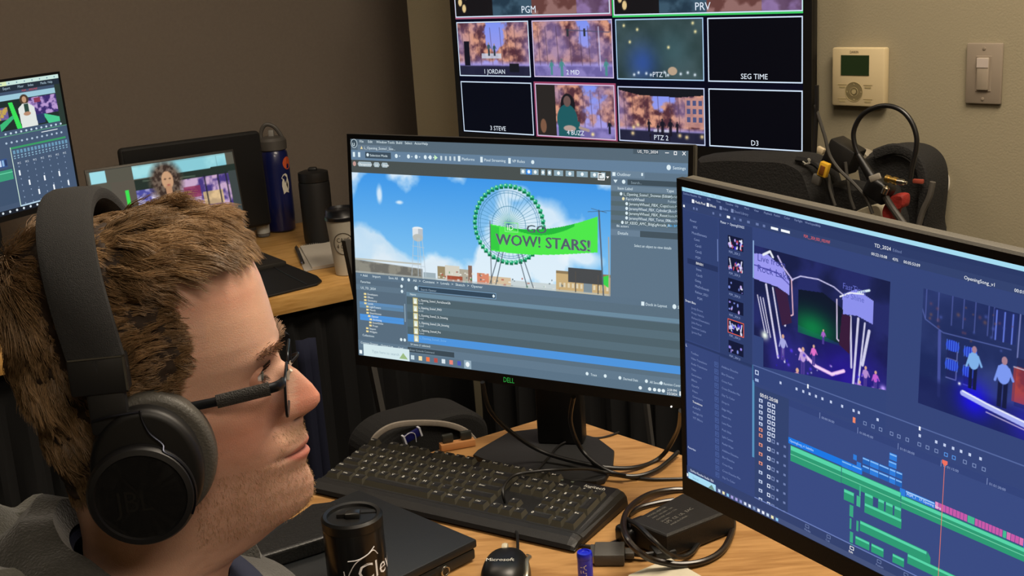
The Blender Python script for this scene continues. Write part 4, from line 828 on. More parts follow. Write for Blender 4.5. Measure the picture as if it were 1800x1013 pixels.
# ------------------------------------------------------------------ person
HO = Vector((-0.2906, 0.944, 1.1405)); HY = 0.13
HM = Tr(HO) @ Rz(HY)
def tab(rows): a = np.array(rows, float); a = a[np.argsort(a[:, 0])]; return lambda z, k: np.interp(z, a[:, 0], a[:, k])
def smoothtab(rows):
    a = np.array(rows, float); a = a[np.argsort(a[:, 0])]; zz = np.linspace(a[0, 0], a[-1, 0], 900); out = []
    for k in range(1, a.shape[1]):
        v = np.interp(zz, a[:, 0], a[:, k]); w_ = max(3, int(.006 / (zz[1] - zz[0]))) | 1; ker = np.hanning(w_ + 2)[1:-1]; ker /= ker.sum()
        out.append(np.convolve(np.pad(v, w_ // 2, mode='edge'), ker, 'valid'))
    return lambda z, k: np.interp(z, zz, out[k - 1])
SK = [  # z, front, back, half width, centre, squareness
 (.1535, -.004, -.016, .006, -.01, 2), (.1525, .016, -.040, .026, -.01, 2), (.149, .037, -.062, .043, -.01, 2.05), (.143, .054, -.076, .055, -.01, 2.1), (.134, .069, -.088, .065, -.01, 2.15),
 (.122, .0822, -.097, .072, -.01, 2.2), (.10, .0895, -.103, .0765, -.01, 2.3), (.08, .0935, -.105, .078, -.01, 2.35), (.06, .0965, -.105, .078, -.01, 2.4), (.045, .0975, -.103, .077, -.01, 2.35),
 (.030, .0945, -.100, .0755, -.008, 2.2), (.015, .092, -.096, .0735, -.006, 2.15), (.0, .0915, -.092, .072, -.005, 2.1), (-.015, .093, -.088, .0705, -.005, 2.0), (-.030, .0965, -.085, .0685, -.005, 1.95),
 (-.045, .0985, -.083, .066, -.005, 1.9), (-.06, .098, -.081, .063, -.005, 1.85), (-.075, .099, -.080, .059, -.006, 1.85), (-.09, .097, -.079, .055, -.008, 1.85), (-.1043, .090, -.079, .052, -.01, 1.85),
 (-.112, .082, -.080, .051, -.012, 1.85), (-.123, .066, -.081, .051, -.014, 1.9), (-.135, .044, -.083, .0525, -.02, 2), (-.15, .034, -.086, .054, -.025, 2), (-.175, .030, -.092, .057, -.03, 2), (-.20, .034, -.10, .075, -.035, 2), (-.22, .04, -.108, .115, -.035, 2.1), (-.245, .055, -.115, .165, -.03, 2.3), (-.29, .075, -.12, .185, -.03, 2.4), (-.40, .085, -.115, .17, -.02, 2.4), (-.62, .085, -.11, .165, -.015, 2.4)]
sk = smoothtab(SK)
TRC = tab([(.0509, .0973), (.0386, .0962), (.0294, .0985), (.0198, .1105), (.0062, .1212), (-.0033, .1264), (-.0085, .1262), (-.0125, .1232), (-.017, .1165), (-.021, .1108), (-.0281, .1108), (-.0344, .112), (-.0402, .1138), (-.044, .1120), (-.0466, .1088), (-.049, .1126), (-.0515, .1136), (-.0564, .1107), (-.0624, .1086), (-.0678, .1109), (-.0776, .1137), (-.0905, .1124), (-.0985, .1075), (-.1043, .100), (-.112, .084), (-.123, .068), (-.135, .044)])
WID = tab([(.06, .012, 2), (.035, .0095, 2), (.02, .0095, 2.2), (.005, .0125, 2.4), (-.005, .0155, 2.8), (-.014, .0170, 3), (-.020, .015, 2.6), (-.026, .020, 2), (-.034, .027, 2), (-.05, .027, 2), (-.062, .024, 2), (-.078, .021, 2), (-.10, .024, 2), (-.135, .03, 2)])
G = lambda v, s: np.exp(-(v / s) ** 2)
def head_surface(z, th):
    "z, th arrays -> x, y; th 0 = front, pi = back"
    c = np.cos(th); s_ = np.sin(th); xf, xb, w, xc, nn = (sk(z, k) for k in range(1, 6))
    g = np.abs(s_); y = w * s_; n_ = np.where(c >= 0, nn, 2.15)
    h = np.clip(1 - g ** n_, 0, 1) ** (1 / n_); x = np.where(c >= 0, xc + (xf - xc) * h, xc + (xb - xc) * h)
    fr = np.clip(c * 6, 0, 1) * np.where((z < .06) & (z > -.135), 1, 0)
    ay = np.abs(y); A = TRC(z, 1) - xf; x = x + fr * A * np.exp(-(ay / WID(z, 1)) ** WID(z, 2))
    fr2 = np.clip(c * 4, 0, 1)
    x = x - fr2 * .0085 * G(ay - .030, .0150) * G(z - .028, .0110)                      # eye sockets
    x = x + fr2 * .0030 * G(ay - .030, .020) * G(z - .047, .0065)                       # brow ridge
    x = x + fr2 * .0022 * G(ay - .033, .014) * G(z - .012, .006)                        # lower lid pouch
    x = x - fr2 * .0025 * G(ay - .021, .005) * G(z + .024, .012)                        # fold beside the nose
    x = x + fr2 * .0016 * G(ay - .0165, .0045) * G(z + .012, .007)                      # nostril wings
    x = x - fr2 * .0045 * G(ay - .0075, .0035) * G(z + .0195, .0028)                    # nostrils
    x = x - fr2 * .0022 * G(ay - .027, .005) * G(z + .047, .004)                        # mouth corners
    x = x - fr2 * .0018 * G(ay, .004) * G(z + .032, .005)                               # philtrum
    k = 1 + .05 * np.clip(c * 3 + .3, 0, 1) * G(z - .004, .018) * G(ay - .062, .018) - .045 * G(z + .05, .022) * G(ay - .055, .02)
    y = y * k
    return x, y
def head_grid():
    zs = np.concatenate([np.linspace(.1535, .145, 12)[:-1], np.linspace(.145, -.14, 190)[:-1], np.linspace(-.14, -.62, 60)])
    nT = 260; th = np.linspace(-math.pi, math.pi, nT, endpoint=False)
    Z, T_ = np.meshgrid(zs, th, indexing='ij'); X, Y = head_surface(Z, T_)
    tilt = np.clip((Z - .02) / .13, 0, 1)
    return X, Y, Z, zs, th
X, Y, Z, zs, th = head_grid(); R_, C_ = X.shape
V = np.stack([X, Y, Z], -1)
idx = np.arange(R_ * C_).reshape(R_, C_)
Q = np.stack([idx[:-1], np.roll(idx, -1, 1)[:-1], np.roll(idx, -1, 1)[1:], idx[1:]], -1).reshape(-1, 4)[:, ::-1]
def np_mesh(name, V, Q, mats, parent, world=None, local=None, col=None, mi=None, smooth=True, caps=()):
    me = bpy.data.meshes.new(name); me.vertices.add(len(V)); me.vertices.foreach_set('co', np.asarray(V, np.float32).ravel())
    loops = Q.ravel(); lens = np.full(len(Q), Q.shape[1])
    for c in caps: loops = np.concatenate([loops, c]); lens = np.append(lens, len(c))
    me.loops.add(len(loops)); me.loops.foreach_set('vertex_index', loops.astype(np.int32)); me.polygons.add(len(lens))
    me.polygons.foreach_set('loop_start', np.concatenate([[0], np.cumsum(lens)[:-1]]).astype(np.int32)); me.polygons.foreach_set('loop_total', lens.astype(np.int32))
    me.update(calc_edges=True); me.polygons.foreach_set('use_smooth', np.full(len(lens), smooth))
    if mi is not None: me.polygons.foreach_set('material_index', mi.astype(np.int32))
    if col is not None:
        ca = me.color_attributes.new('tone', 'FLOAT_COLOR', 'POINT'); ca.data.foreach_set('color', np.concatenate([col, np.ones((len(col), 1))], 1).astype(np.float32).ravel())
    for m_ in mats: me.materials.append(m_)
    me.validate(); o = bpy.data.objects.new(name, me); COL.objects.link(o)
    if parent is not None: o.parent = parent
    if world is not None: o.matrix_basis = parent.matrix_basis.inverted() @ world if parent is not None else world
    if local is not None: o.matrix_basis = local
    return o
# skin tones: flushed cheeks and nose, lips, stubble; nostril and mouth-line shade painted in
L_ = lambda h: np.array(lin(h))
base = L_('#c69d88'); ax = np.abs(Y)
tone = np.ones((R_, C_, 3)) * base
def blend(t, c, m_): m_ = np.clip(m_, 0, 1)[..., None]; return t * (1 - m_) + L_(c) * m_
front = X > 0.02
n_ = lambda s: fbm(C_, R_, s, 5 + int(s), 4)
tone = blend(tone, '#c07860', .55 * G(ax - .05, .025) * G(Z + .012, .03) * (X > .02) * (.6 + .8 * n_(26)))
tone = blend(tone, '#c2715a', .6 * (X > .108) * G(Z + .002, .02)); tone = blend(tone, '#bf7f66', .35 * G(ax - .02, .012) * G(Z + .005, .012))
tone = blend(tone, '#cfa488', .4 * G(Z - .085, .03) * (X > .05)); tone = blend(tone, '#c58670', .4 * G(ax - .05, .03) * G(Z - .10, .012) * (X > .03))
beard = np.clip(((-Z - .018) / .012), 0, 1) * np.clip((X - .005) / .02, 0, 1) * (1 - .9 * G(ax - .045, .016) * G(Z + .015, .02)) * (Z > -.125)
tone = blend(tone, '#96684c', beard * (.07 + .20 * np.clip((n_(5) - .45) * 4, 0, 1) * 1.0)); tone = blend(tone, '#a88a66', G(Z + .030, .006) * G(ax, .026) * (X > .08) * .55)
lipm = (X > .085) * np.clip((.0245 - ax) / .003, 0, 1) * np.clip((.0105 - np.abs(Z + .0475) - .010 * (ax / .0245) ** 2 * .9) / .002, 0, 1)
tone = blend(tone, '#b5675c', lipm * .75); tone = blend(tone, '#5a2c28', (X > .08) * G(Z + .0466, .0011) * np.clip((.026 - ax) / .003, 0, 1) * .9)  # lip colour, then the shade between the lips painted as a dark line
tone = blend(tone, '#3a1c18', G(ax - .0075, .0032) * G(Z + .0195, .0024) * (X > .09) * .9)  # shade inside the nostrils painted into the skin colour
tone = tone * (1 + .10 * (n_(3)[..., None] - .5) + .16 * (n_(14)[..., None] - .5))
person = thing('person', 'person in grey hoodie and navy shirt, wearing headphones and glasses, facing the monitors', 'person', (HO.x, HO.y, 0), HY)
skin = mat('skin', '#c99a7e', 0.48, sss=0.35, attr='tone', bump=0.22, bscale=900, spec=.4)
np_mesh('body', V.reshape(-1, 3), Q, [skin], person, world=HM, col=tone.reshape(-1, 3), caps=(idx[0], idx[-1][::-1]))
# eyes
for s_ in (-1, 1):
    mb = MB(); bm = bmesh.new(); bmesh.ops.create_uvsphere(bm, u_segments=28, v_segments=20, radius=.0118); mb.bm(bm, 0, True)
    mb.lathe([(.0001, .0122), (.0030, .0121), (.0058, .0108)], 24, 1, M=Ry(math.pi / 2)); mb.lathe([(.0001, .01235), (.0022, .0122)], 16, 2, M=Ry(math.pi / 2))
    o = mb.obj('eye', [mat('eye_white', '#cfc4ba', .2, coat=1), mat('iris', '#4a5a5c', .2, coat=1), mat('pupil', '#050505', .1, coat=1)], person, world=HM @ Tr(.0735, s_ * .031, .0285))
    mb = MB(); vs = []; fs = []; NU, NV = 60, 44          # lid skin wraps the ball and leaves an almond opening
    for i in range(NU):
        for j in range(NV):
            az = -1.75 + 3.5 * i / (NU - 1); el = -1.35 + 2.7 * j / (NV - 1); r_ = .0132 + .0006 * math.exp(-((abs(el) - .35) / .12) ** 2) * (abs(az) < .9)
            vs.append((r_ * math.cos(el) * math.cos(az), r_ * math.cos(el) * math.sin(az), r_ * math.sin(el)))
    def opn(i, j):
        az = -1.75 + 3.5 * (i + .5) / (NU - 1); el = -1.35 + 2.7 * (j + .5) / (NV - 1); k = 1 - (az / .95) ** 2
        return k > 0 and -.30 * k ** .6 < el - .02 < .42 * k ** .6
    for i in range(NU - 1):
        for j in range(NV - 1):
            if not opn(i, j): fs.append((i*NV+j, (i+1)*NV+j, (i+1)*NV+j+1, i*NV+j+1))
    mb.add(vs, fs, 0, True)
    mb.obj('eyelid', mat('lid_skin', '#b98670', .5, sss=.2), person, world=HM @ Tr(.0735, s_ * .031, .0285))

# ---- hair: many fine strands
def hair_edge(p):
    x, y, z = p[:, 0], np.abs(p[:, 1]), p[:, 2]
    xh = np.interp(z, [-.08, .0, .012, .026, .039, .061, .0895, .108, .121, .131, .142], [-.05, -.028, -.016, .012, .022, .033, .030, .022, .022, .068, .2])
    xh = np.where(y < .030, np.interp(z, [.122, .129], [-.02, .2]), xh); xh = np.where((z < .118) & (y < .05), -.02, xh)
    return xh
def hair_region(p):
    x, y, z = p[:, 0], np.abs(p[:, 1]), p[:, 2]; xh = hair_edge(p)
    zb = np.interp(x, [-.12, -.09, -.06, -.04, -.028, -.01, .02], [-.068, -.066, -.052, -.030, -.008, .006, .018])
    return (x < xh) & (z > zb)
def strands(name, roots, norms, dirs, length, r0, cols, m_, world, seg=6, parent=None):
    "roots (n,3), dirs (seg,n,3) unit directions per step"
    n = len(roots); P_ = [roots]
    for k in range(seg): P_.append(P_[-1] + dirs[k] * (length / seg)[:, None])
    P_ = np.stack(P_, 1); rad = r0 * np.array([1, 1, .95, .85, .7, .5, .2][:seg + 1]) if seg <= 6 else r0
    t = np.gradient(P_, axis=1); t /= np.linalg.norm(t, axis=2, keepdims=True) + 1e-9
    a = np.cross(t, norms[:, None, :]); a /= np.linalg.norm(a, axis=2, keepdims=True) + 1e-9; b = np.cross(t, a)
    V_ = []
    for k in range(3):
        an = 2 * math.pi * k / 3; V_.append(P_ + (a * math.cos(an) + b * math.sin(an)) * rad[None, :, None])
    V_ = np.stack(V_, 2)                       # n, seg+1, 3, 3
    id_ = np.arange(n * (seg + 1) * 3).reshape(n, seg + 1, 3); Q_ = []
    for k in range(3): Q_.append(np.stack([id_[:, :-1, k], id_[:, :-1, (k+1) % 3], id_[:, 1:, (k+1) % 3], id_[:, 1:, k]], -1).reshape(-1, 4))
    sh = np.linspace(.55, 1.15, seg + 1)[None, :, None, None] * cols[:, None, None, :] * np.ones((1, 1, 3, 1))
    return np_mesh(name, V_.reshape(-1, 3), np.concatenate(Q_), [m_], parent, world=world, col=sh.reshape(-1, 3)), P_
r3 = np.random.default_rng(11)
dth = 1e-3
def surf_pt(z, t):
    x, y = head_surface(z, t); return np.stack([x, y, z], -1)
def surf_n(z, t):
    p = surf_pt(z, t); a = surf_pt(z, t + dth) - p; b = surf_pt(z + 5e-4, t) - p; n_ = np.cross(b, a)
    n_ /= np.linalg.norm(n_, axis=1, keepdims=True) + 1e-9; c = p - np.array([-.01, 0, .05]); s_ = np.sign((n_ * c).sum(1)); return n_ * s_[:, None]
def vnoise(p, sc, seed):
    "smooth pseudo noise vector field"
    r = np.random.default_rng(seed); out = np.zeros((len(p), 3))
    for k in range(5):
        d = r.normal(size=(3, 3)) * sc * (1 + .6 * k); ph = r.uniform(0, 6.28, 3); out += np.sin(p @ d + ph) / (1 + .5 * k)
    return out / 1.8
N0 = 420000
zr = r3.uniform(-.07, .1533, N0); tr_ = r3.uniform(-math.pi, math.pi, N0)
p = surf_pt(zr, tr_); ar = np.linalg.norm(np.cross(surf_pt(zr, tr_ + dth) - p, surf_pt(zr - 2e-4, tr_) - p), axis=1)
pk = r3.random(N0) < np.clip(ar / np.quantile(ar, .985), 0, 1) * .62; zr = zr[pk]; tr_ = tr_[pk]; p = p[pk]
xband = lambda z: -.0245 - .0215 * np.clip((z - .066) / .10, 0, 1) ** .6
keep = hair_region(p + r3.normal(size=p.shape) * .0025); zr = zr[keep]; tr_ = tr_[keep]; p = p[keep]; nrm = surf_n(zr, tr_)
nh = len(p); x, y, z = p.T; ay = np.abs(y)
topw = np.clip((z - .100) / .03, 0, 1); back = np.clip((-.035 - x) / .03, 0, 1) * (1 - .6 * topw); side = (1 - topw) * (1 - back)
frontw = np.clip((x - .035) / .04, 0, 1) * topw
flow = topw[:, None] * np.array([1, -.10, -.05]) + side[:, None] * np.array([1, 0, -.10]) + back[:, None] * np.array([.10, 0, -1.0])
nz = vnoise(p, 60, 1); nz2 = vnoise(p, 190, 2)
flow = flow + .38 * nz + .16 * nz2
flow = flow - (flow * nrm).sum(1, keepdims=True) * nrm; flow /= np.linalg.norm(flow, axis=1, keepdims=True) + 1e-9
length = topw * .046 * (1 - .62 * frontw) + side * .028 + back * .030
length = length * (1 - .55 * np.clip((.05 - z) / .08, 0, 1) * (1 - back * .6)) * r3.uniform(.75, 1.1, nh)
edge = np.clip((z + .07) / .06, .35, 1); length *= edge * np.clip((hair_edge(p) + .012 - x) / .035, .35, 1)
gap = (xband(z) - .021) - x; behind = (gap > -.02) & (z > .02) & (flow[:, 0] > 0)
und = (np.abs(x - xband(z)) < .021) & (z > .03); length = np.where(und, .022, length)
length = np.where(behind & ~und, np.minimum(length, np.clip(gap, .004, 1) / np.clip(flow[:, 0], .3, 1)), length)
lift0 = topw * .62 + side * .30 + back * .40 + .45 * frontw; ln = vnoise(p, 95, 7)[:, 0]
lift0 = np.clip(lift0 * (1 + .35 * ln), .24, 2)
lift0 = np.where(und, .75, lift0)
# clumping: strands lean to the path of a clump leader
ncl = 1900; lead = r3.choice(nh, ncl, replace=False); cl = np.zeros(nh, int)
for i in range(0, nh, 4000):
    d = ((p[i:i+4000, None, :] - p[lead][None]) ** 2).sum(2); cl[i:i+4000] = d.argmin(1)
ld_ = lead[cl]
SEG = 6; dirs = []
for k in range(SEG):
    u = k / (SEG - 1); lf = lift0 * (1 - u * 1.25)
    wav = .42 * vnoise(p[ld_] + k * .004, 120, 20)
    d = nrm * lf[:, None] + flow * (1 - .35 * 0) + wav
    d[:, 2] -= (.22 * u * (x > .05) + .10 * u)
    pull = (p[ld_] - p) / .018 * (.55 if k > 1 else .15)
    d = d + pull + r3.normal(size=d.shape) * .05
    d /= np.linalg.norm(d, axis=1, keepdims=True); dirs.append(d)
shade = r3.uniform(.8, 1.2, nh)[:, None] * (1 + .24 * vnoise(p[ld_], 160, 5)[:, :1])
hc = shade * (L_('#8c6f4e') * (1 - .0) + 0)
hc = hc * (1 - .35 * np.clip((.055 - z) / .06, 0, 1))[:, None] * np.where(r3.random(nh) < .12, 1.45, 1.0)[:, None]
hairm = mat('hair_strands', '#6a4c30', .42, attr='tone', spec=.55)
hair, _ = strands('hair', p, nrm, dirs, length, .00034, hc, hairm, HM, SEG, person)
# soft layer below the strands
zz = np.linspace(.1534, -.07, 120); tt = np.linspace(-math.pi, math.pi, 200, endpoint=False); ZZ, TT = np.meshgrid(zz, tt, indexing='ij')
pp = surf_pt(ZZ.ravel(), TT.ravel()); reg = hair_region(pp).reshape(ZZ.shape); nn_ = surf_n(ZZ.ravel(), TT.ravel())
soft = reg.astype(float)
for _ in range(3): soft = (soft + np.roll(soft, 1, 1) + np.roll(soft, -1, 1) + np.vstack([soft[1:], soft[-1:]]) + np.vstack([soft[:1], soft[:-1]])) / 5
off = (-.002 + .0060 * np.clip(soft * 1.6 - .6, 0, 1)) * (.6 + .9 * np.clip(ZZ / .12, 0, 1) ** 2); Vc = pp + nn_ * (off.ravel() + .0016 * vnoise(pp, 300, 8)[:, 0])[:, None]
ii = np.arange(ZZ.size).reshape(ZZ.shape); Qc = np.stack([ii[:-1], np.roll(ii, -1, 1)[:-1], np.roll(ii, -1, 1)[1:], ii[1:]], -1)
ok = (soft[:-1] > .25) & (soft[1:] > .25); Qc = Qc[ok][:, ::-1]
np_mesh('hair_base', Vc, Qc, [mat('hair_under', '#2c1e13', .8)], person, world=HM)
# lashes
for sg in (-1, 1):
    nl = 70; az = r3.uniform(-.85, .85, nl); k = np.sqrt(np.clip(1 - (az / .95) ** 2, 0, 1)); el = .02 + .42 * k; up_ = np.arange(nl) % 3 != 0; el = np.where(up_, el, .02 - .30 * k)
    c = np.array([.0735, sg * .031, .0285]); d_ = np.stack([np.cos(el) * np.cos(az), np.cos(el) * np.sin(az), np.sin(el)], -1); pl = c + d_ * .0134
    dl = d_ * .9 + np.array([.45, 0, 0]) + np.where(up_, .5, -.35)[:, None] * np.array([0, 0, 1.0]); dl /= np.linalg.norm(dl, axis=1, keepdims=True)
    strands('eyelashes', pl, d_, [dl, dl, dl], r3.uniform(.006, .009, nl) * np.where(up_, 1, .6), .00016, np.ones((nl, 3)) * L_('#2a1c14'), hairm, HM, 3, person)
# eyebrows
for sg in (-1, 1):
    nb = 180; yb = r3.uniform(.012, .047, nb) * sg; zb_ = .0485 + .004 * np.sin((np.abs(yb) - .012) / .035 * 2.6) - .003 + r3.normal(size=nb) * .0016
    tb = np.arcsin(np.clip(yb / sk(zb_, 3), -1, 1)); pb = surf_pt(zb_, tb); nbm = surf_n(zb_, tb)
    db = nbm * .55 + np.stack([np.zeros(nb), np.sign(yb) * .9, np.full(nb, .35)], -1); db += r3.normal(size=db.shape) * .15; db /= np.linalg.norm(db, axis=1, keepdims=True)
    strands('eyebrow', pb, nbm, [db] * 3, r3.uniform(.006, .010, nb), .00022, np.ones((nb, 3)) * L_('#83654a'), hairm, HM, 3, person)
# stubble
ns = 4500; zs_ = r3.uniform(-.105, -.022, ns); ts = r3.uniform(-1.25, 1.25, ns); ps = surf_pt(zs_, ts); k_ = (np.abs(ps[:, 1]) < .062) & ~((np.abs(zs_ + .0475) < .0105) & (np.abs(ps[:, 1]) < .024)) & ((zs_ < -.045) | (np.abs(ps[:, 1]) < .03) | (np.abs(ps[:, 1]) > .058))
ps = ps[k_]; nst = surf_n(zs_[k_], ts[k_]); ds = nst * .6 + np.array([0, 0, -.8]) + r3.normal(size=ps.shape) * .3; ds /= np.linalg.norm(ds, axis=1, keepdims=True)
strands('stubble', ps, nst, [ds] * 2, r3.uniform(.0015, .0032, len(ps)), .00009, np.ones((len(ps), 3)) * L_('#a38058'), hairm, HM, 2, person)

# ---- clothes
fleece = mat('grey_fleece', '#3a3935', 0.95, noise=.35, nscale=160, bump=.8, bscale=420, sheen=.3); navy = mat('navy_cotton', '#151c36', 0.9, noise=.15, nscale=200, bump=.3, bscale=800)
pale = mat('pale_fleece', '#6e6e66', 0.95, noise=.25, nscale=220, bump=.8, bscale=500, sheen=.4)
def loft(rings, close=False, n=72):
    "rings: functions phi -> (x,y,z)"
    vs = []; fs = []
    for r_ in rings:
        for i in range(n): vs.append(r_(2 * math.pi * i / n))
    for k in range(len(rings) - 1):
        for i in range(n): j = (i + 1) % n; fs.append((k*n+i, k*n+j, (k+1)*n+j, (k+1)*n+i))
    return vs, fs
def ring(cx, a, b, z0, sl=0.0, w=0.0, ph=0):
    return lambda t: (cx + a * math.cos(t) * (1 + w * math.sin(5 * t + ph)), b * math.sin(t) * (1 + w * math.sin(7 * t + ph)), z0 + sl * (cx + a * math.cos(t)) + w * .2 * math.sin(9 * t + ph))
mb = MB(); vs, fs = loft([ring(-.027, .0600, .0560, -.146, -.40), ring(-.028, .0625, .0590, -.142, -.40), ring(-.03, .070, .066, -.147, -.40), ring(-.03, .10, .11, -.165, -.45), ring(-.03, .115, .17, -.225, -.3)])
mb.add(vs, fs, 0, True); mb.obj('shirt', navy, person, world=HM)
mb = MB()
R1_ = [ring(-.034, .055, .057, -.155, -.62, .0), ring(-.035, .064, .066, -.140, -.62, .01, 1), ring(-.038, .086, .088, -.150, -.58, .02, 2), ring(-.040, .118, .126, -.178, -.46, .025, 3), ring(-.03, .132, .165, -.205, -.30, .02), ring(-.02, .135, .205, -.225, -.15, .01), ring(-.015, .135, .222, -.27, 0, .01), ring(-.01, .14, .215, -.34), ring(.0, .145, .205, -.46, 0, .01), ring(0, .150, .20, -.60, 0, .01), ring(0, .145, .195, -.66)]
vs, fs = loft(R1_); mb.add(vs, fs, 0, True)
for s_ in (-1, 1):
    mb.tube([(-.02, s_ * .16, -.235), (-.015, s_ * .200, -.275), (.0, s_ * .225, -.38), (.02, s_ * .230, -.50), (.08, s_ * .20, -.545), (.15, s_ * .14, -.55), (.155, s_ * .07, -.55)], (.066, .046), 20, sub=5)
mb.box((.11, -.12, -.62), (.165, .12, -.49), r=.02, seg=3)
mb.obj('hoodie', fleece, person, world=HM)
mb = MB(); R2_ = [ring(-.075, .055, .072, -.180, -.50, .02), ring(-.085, .066, .076, -.160, -.50, .03, 1), ring(-.095, .076, .084, -.165, -.50, .04, 2.2), ring(-.10, .082, .09, -.20, -.45, .03, 2)]
vs, fs = loft([lambda t, f=f: (f(t)[0], f(t)[1], f(t)[2] - .05 * max(0, math.cos(t))) for f in R2_]); mb.add(vs, fs, 0, True); mb.obj('hood', pale, person, world=HM)['label'] = 'pale grey folded hood behind the neck'
mb = MB()
for s_ in (-1, 1): mb.tube([(-.02, s_ * .08, -.60), (.12, s_ * .10, -.635), (.40, s_ * .13, -.62), (.44, s_ * .13, -.66), (.42, s_ * .13, -.85), (.40, s_ * .13, -1.07)], (.105, .055), 20, sub=4)
mb.obj('trousers', mat('dark_denim', '#1a2136', .9, noise=.2, nscale=200), person, world=HM)
mb = MB()
for s_ in (-1, 1): mb.box((.33, s_ * .13 - .05, -1.138), (.60, s_ * .13 + .05, -1.06), r=.03, seg=3)
mb.obj('shoes', mat('black_leather', '#111111', .5), person, world=HM)

# ------------------------------------------------------------------ headphones
hp = thing('headphones', 'black over-ear headphones with fabric band on the seated person', 'headphones', tuple(HO), HY)
bandm = mat('woven_black_fabric', '#262627', .9, bump=.7, bscale=1500, noise=.15, nscale=900); gloss = mat('gloss_black', '#060607', .5); padm = mat('grey_leatherette', '#4a4843', .5, bump=.3, bscale=500); dull = mat('dull_black_plastic', '#161617', .5); chrome = mat('chrome_trim', '#4c4f5c', .3, 1.0)
def band_path(t):     # t 0..pi from the near side over the head to the far side
    yy = -.0985 * math.cos(t) * (1 + .05 * math.sin(t)); zz_ = .066 + .1125 * math.sin(t) ** .8; return Vector((-.0245 - .0215 * math.sin(t), yy, zz_))
vs = []; fs = []; NB = 60; prof = [(-.0205, 0), (-.0195, .004), (-.015, .0062), (0, .007), (.015, .0062), (.0195, .004), (.0205, 0), (.0195, -.004), (.015, -.006), (0, -.0065), (-.015, -.006), (-.0195, -.004)]
for i in range(NB + 1):
    t = math.pi * i / NB; c = band_path(t); tg = (band_path(min(t + .01, math.pi)) - band_path(max(t - .01, 0))).normalized(); ou = tg.cross(Vector((1, 0, 0))).normalized()
    if ou.dot(c - Vector((0, 0, .05))) < 0: ou = -ou
    xx = ou.cross(tg).normalized(); xx = xx if xx.x > 0 else -xx
    for a, b in prof: vs.append(c + xx * a + ou * b)
k = len(prof)
for i in range(NB):
    for j in range(k): fs.append((i*k+j, i*k+(j+1) % k, (i+1)*k+(j+1) % k, (i+1)*k+j))
fs.append(tuple(range(k))); fs.append(tuple(NB*k + j for j in range(k))[::-1])
MB().add(vs, fs, 0, True).obj('headband', bandm, hp, world=HM)
for s_ in (-1, 1):
    FX = HM @ Matrix.Diagonal((1, -s_, 1, 1))           # s_ = -1 is the near side (negative y)
    def part(name, mb, m_, par=hp):
        o = mb.obj(name, m_, None); o.parent = par; w_ = FX if s_ == -1 else FX
        if s_ == 1: o.data.flip_normals()
        o.matrix_basis = par.matrix_basis.inverted() @ w_ if par is hp else Matrix.Identity(4); return o
    mb = MB(); mb.box((-.0455, -.1055, .050), (-.0045, -.0895, .078), r=.002); part('slider_block', mb, dull)
    mb = MB(); mb.box((-.0062, -.1062, .052), (-.0045, -.1040, .079)); mb.box((-.044, -.1062, .0775), (-.0045, -.1040, .0788)); part('slider_trim', mb, mat('pale_trim', '#8c8e94', .25, 1.0))
    mb = MB(); mb.box((-.036, -.1035, .018), (-.008, -.0945, .056), r=.003); part('yoke', mb, dull)
    OV = lambda rx, rz, n=56: [(rx * math.cos(2*math.pi*i/n), rz * math.sin(2*math.pi*i/n)) for i in range(n)]
    toY = lambda x, y, z: Tr(x, y, z) @ Rx(math.pi / 2)
    mb = MB(); mb.prism(OV(.0455, .0515), 0, .020, M=toY(.003, -.072, -.010), r=.006, seg=4, smooth=True); part('ear_cushion', mb, padm)
    mb = MB(); mb.prism(OV(.0410, .0500), 0, .018, M=toY(-.001, -.0885, -.014), r=.006, seg=4, smooth=True); part('cup_housing', mb, gloss)
    cap_c = (-.006, -.1045, -.029)
    mb = MB(); mb.lathe([(.0395, 0), (.0395, .006), (.0375, .0095), (.0335, .0105), (.0325, .0085)], 56, M=toY(*cap_c)); cap = part('cup_ring', mb, mat('ring_black', '#111113', .5))
    mb = MB(); mb.lathe([(.0326, .0), (.0326, .0085), (.0001, .0085)], 56, M=toY(*cap_c), smooth=False); part('cup_cap', mb, mat('cap_black', '#08080a', .6))
    if s_ == -1:
        MB().text('JBL', .024, M=Tr(cap_c[0] - .0185, cap_c[1] - .0088, cap_c[2] - .011) @ Rx(math.pi / 2), sx=.85).obj('raised_name', mat('cap_letters', '#0d0d0e', .38), hp, world=HM)
    pts = [(.001, -.1075, .036), (.002, -.108, .028), (.006, -.109, .018), (.014, -.1095, .009)]
    for a in (58, 45, 30, 15, 0, -15, -28): pts.append((cap_c[0] + .0392 * math.cos(math.radians(a)), -.1120, cap_c[2] + .0392 * math.sin(math.radians(a))))
    mb = MB(); mb.tube(pts, .0008, 6, sub=5); part('chrome_line', mb, chrome)
    mb = MB(); mb.tube([(-.034, -.1045, .0305), (-.02, -.1065, .0335), (.002, -.1070, .035)], .0008, 6, sub=4); part('cup_seam', mb, chrome)

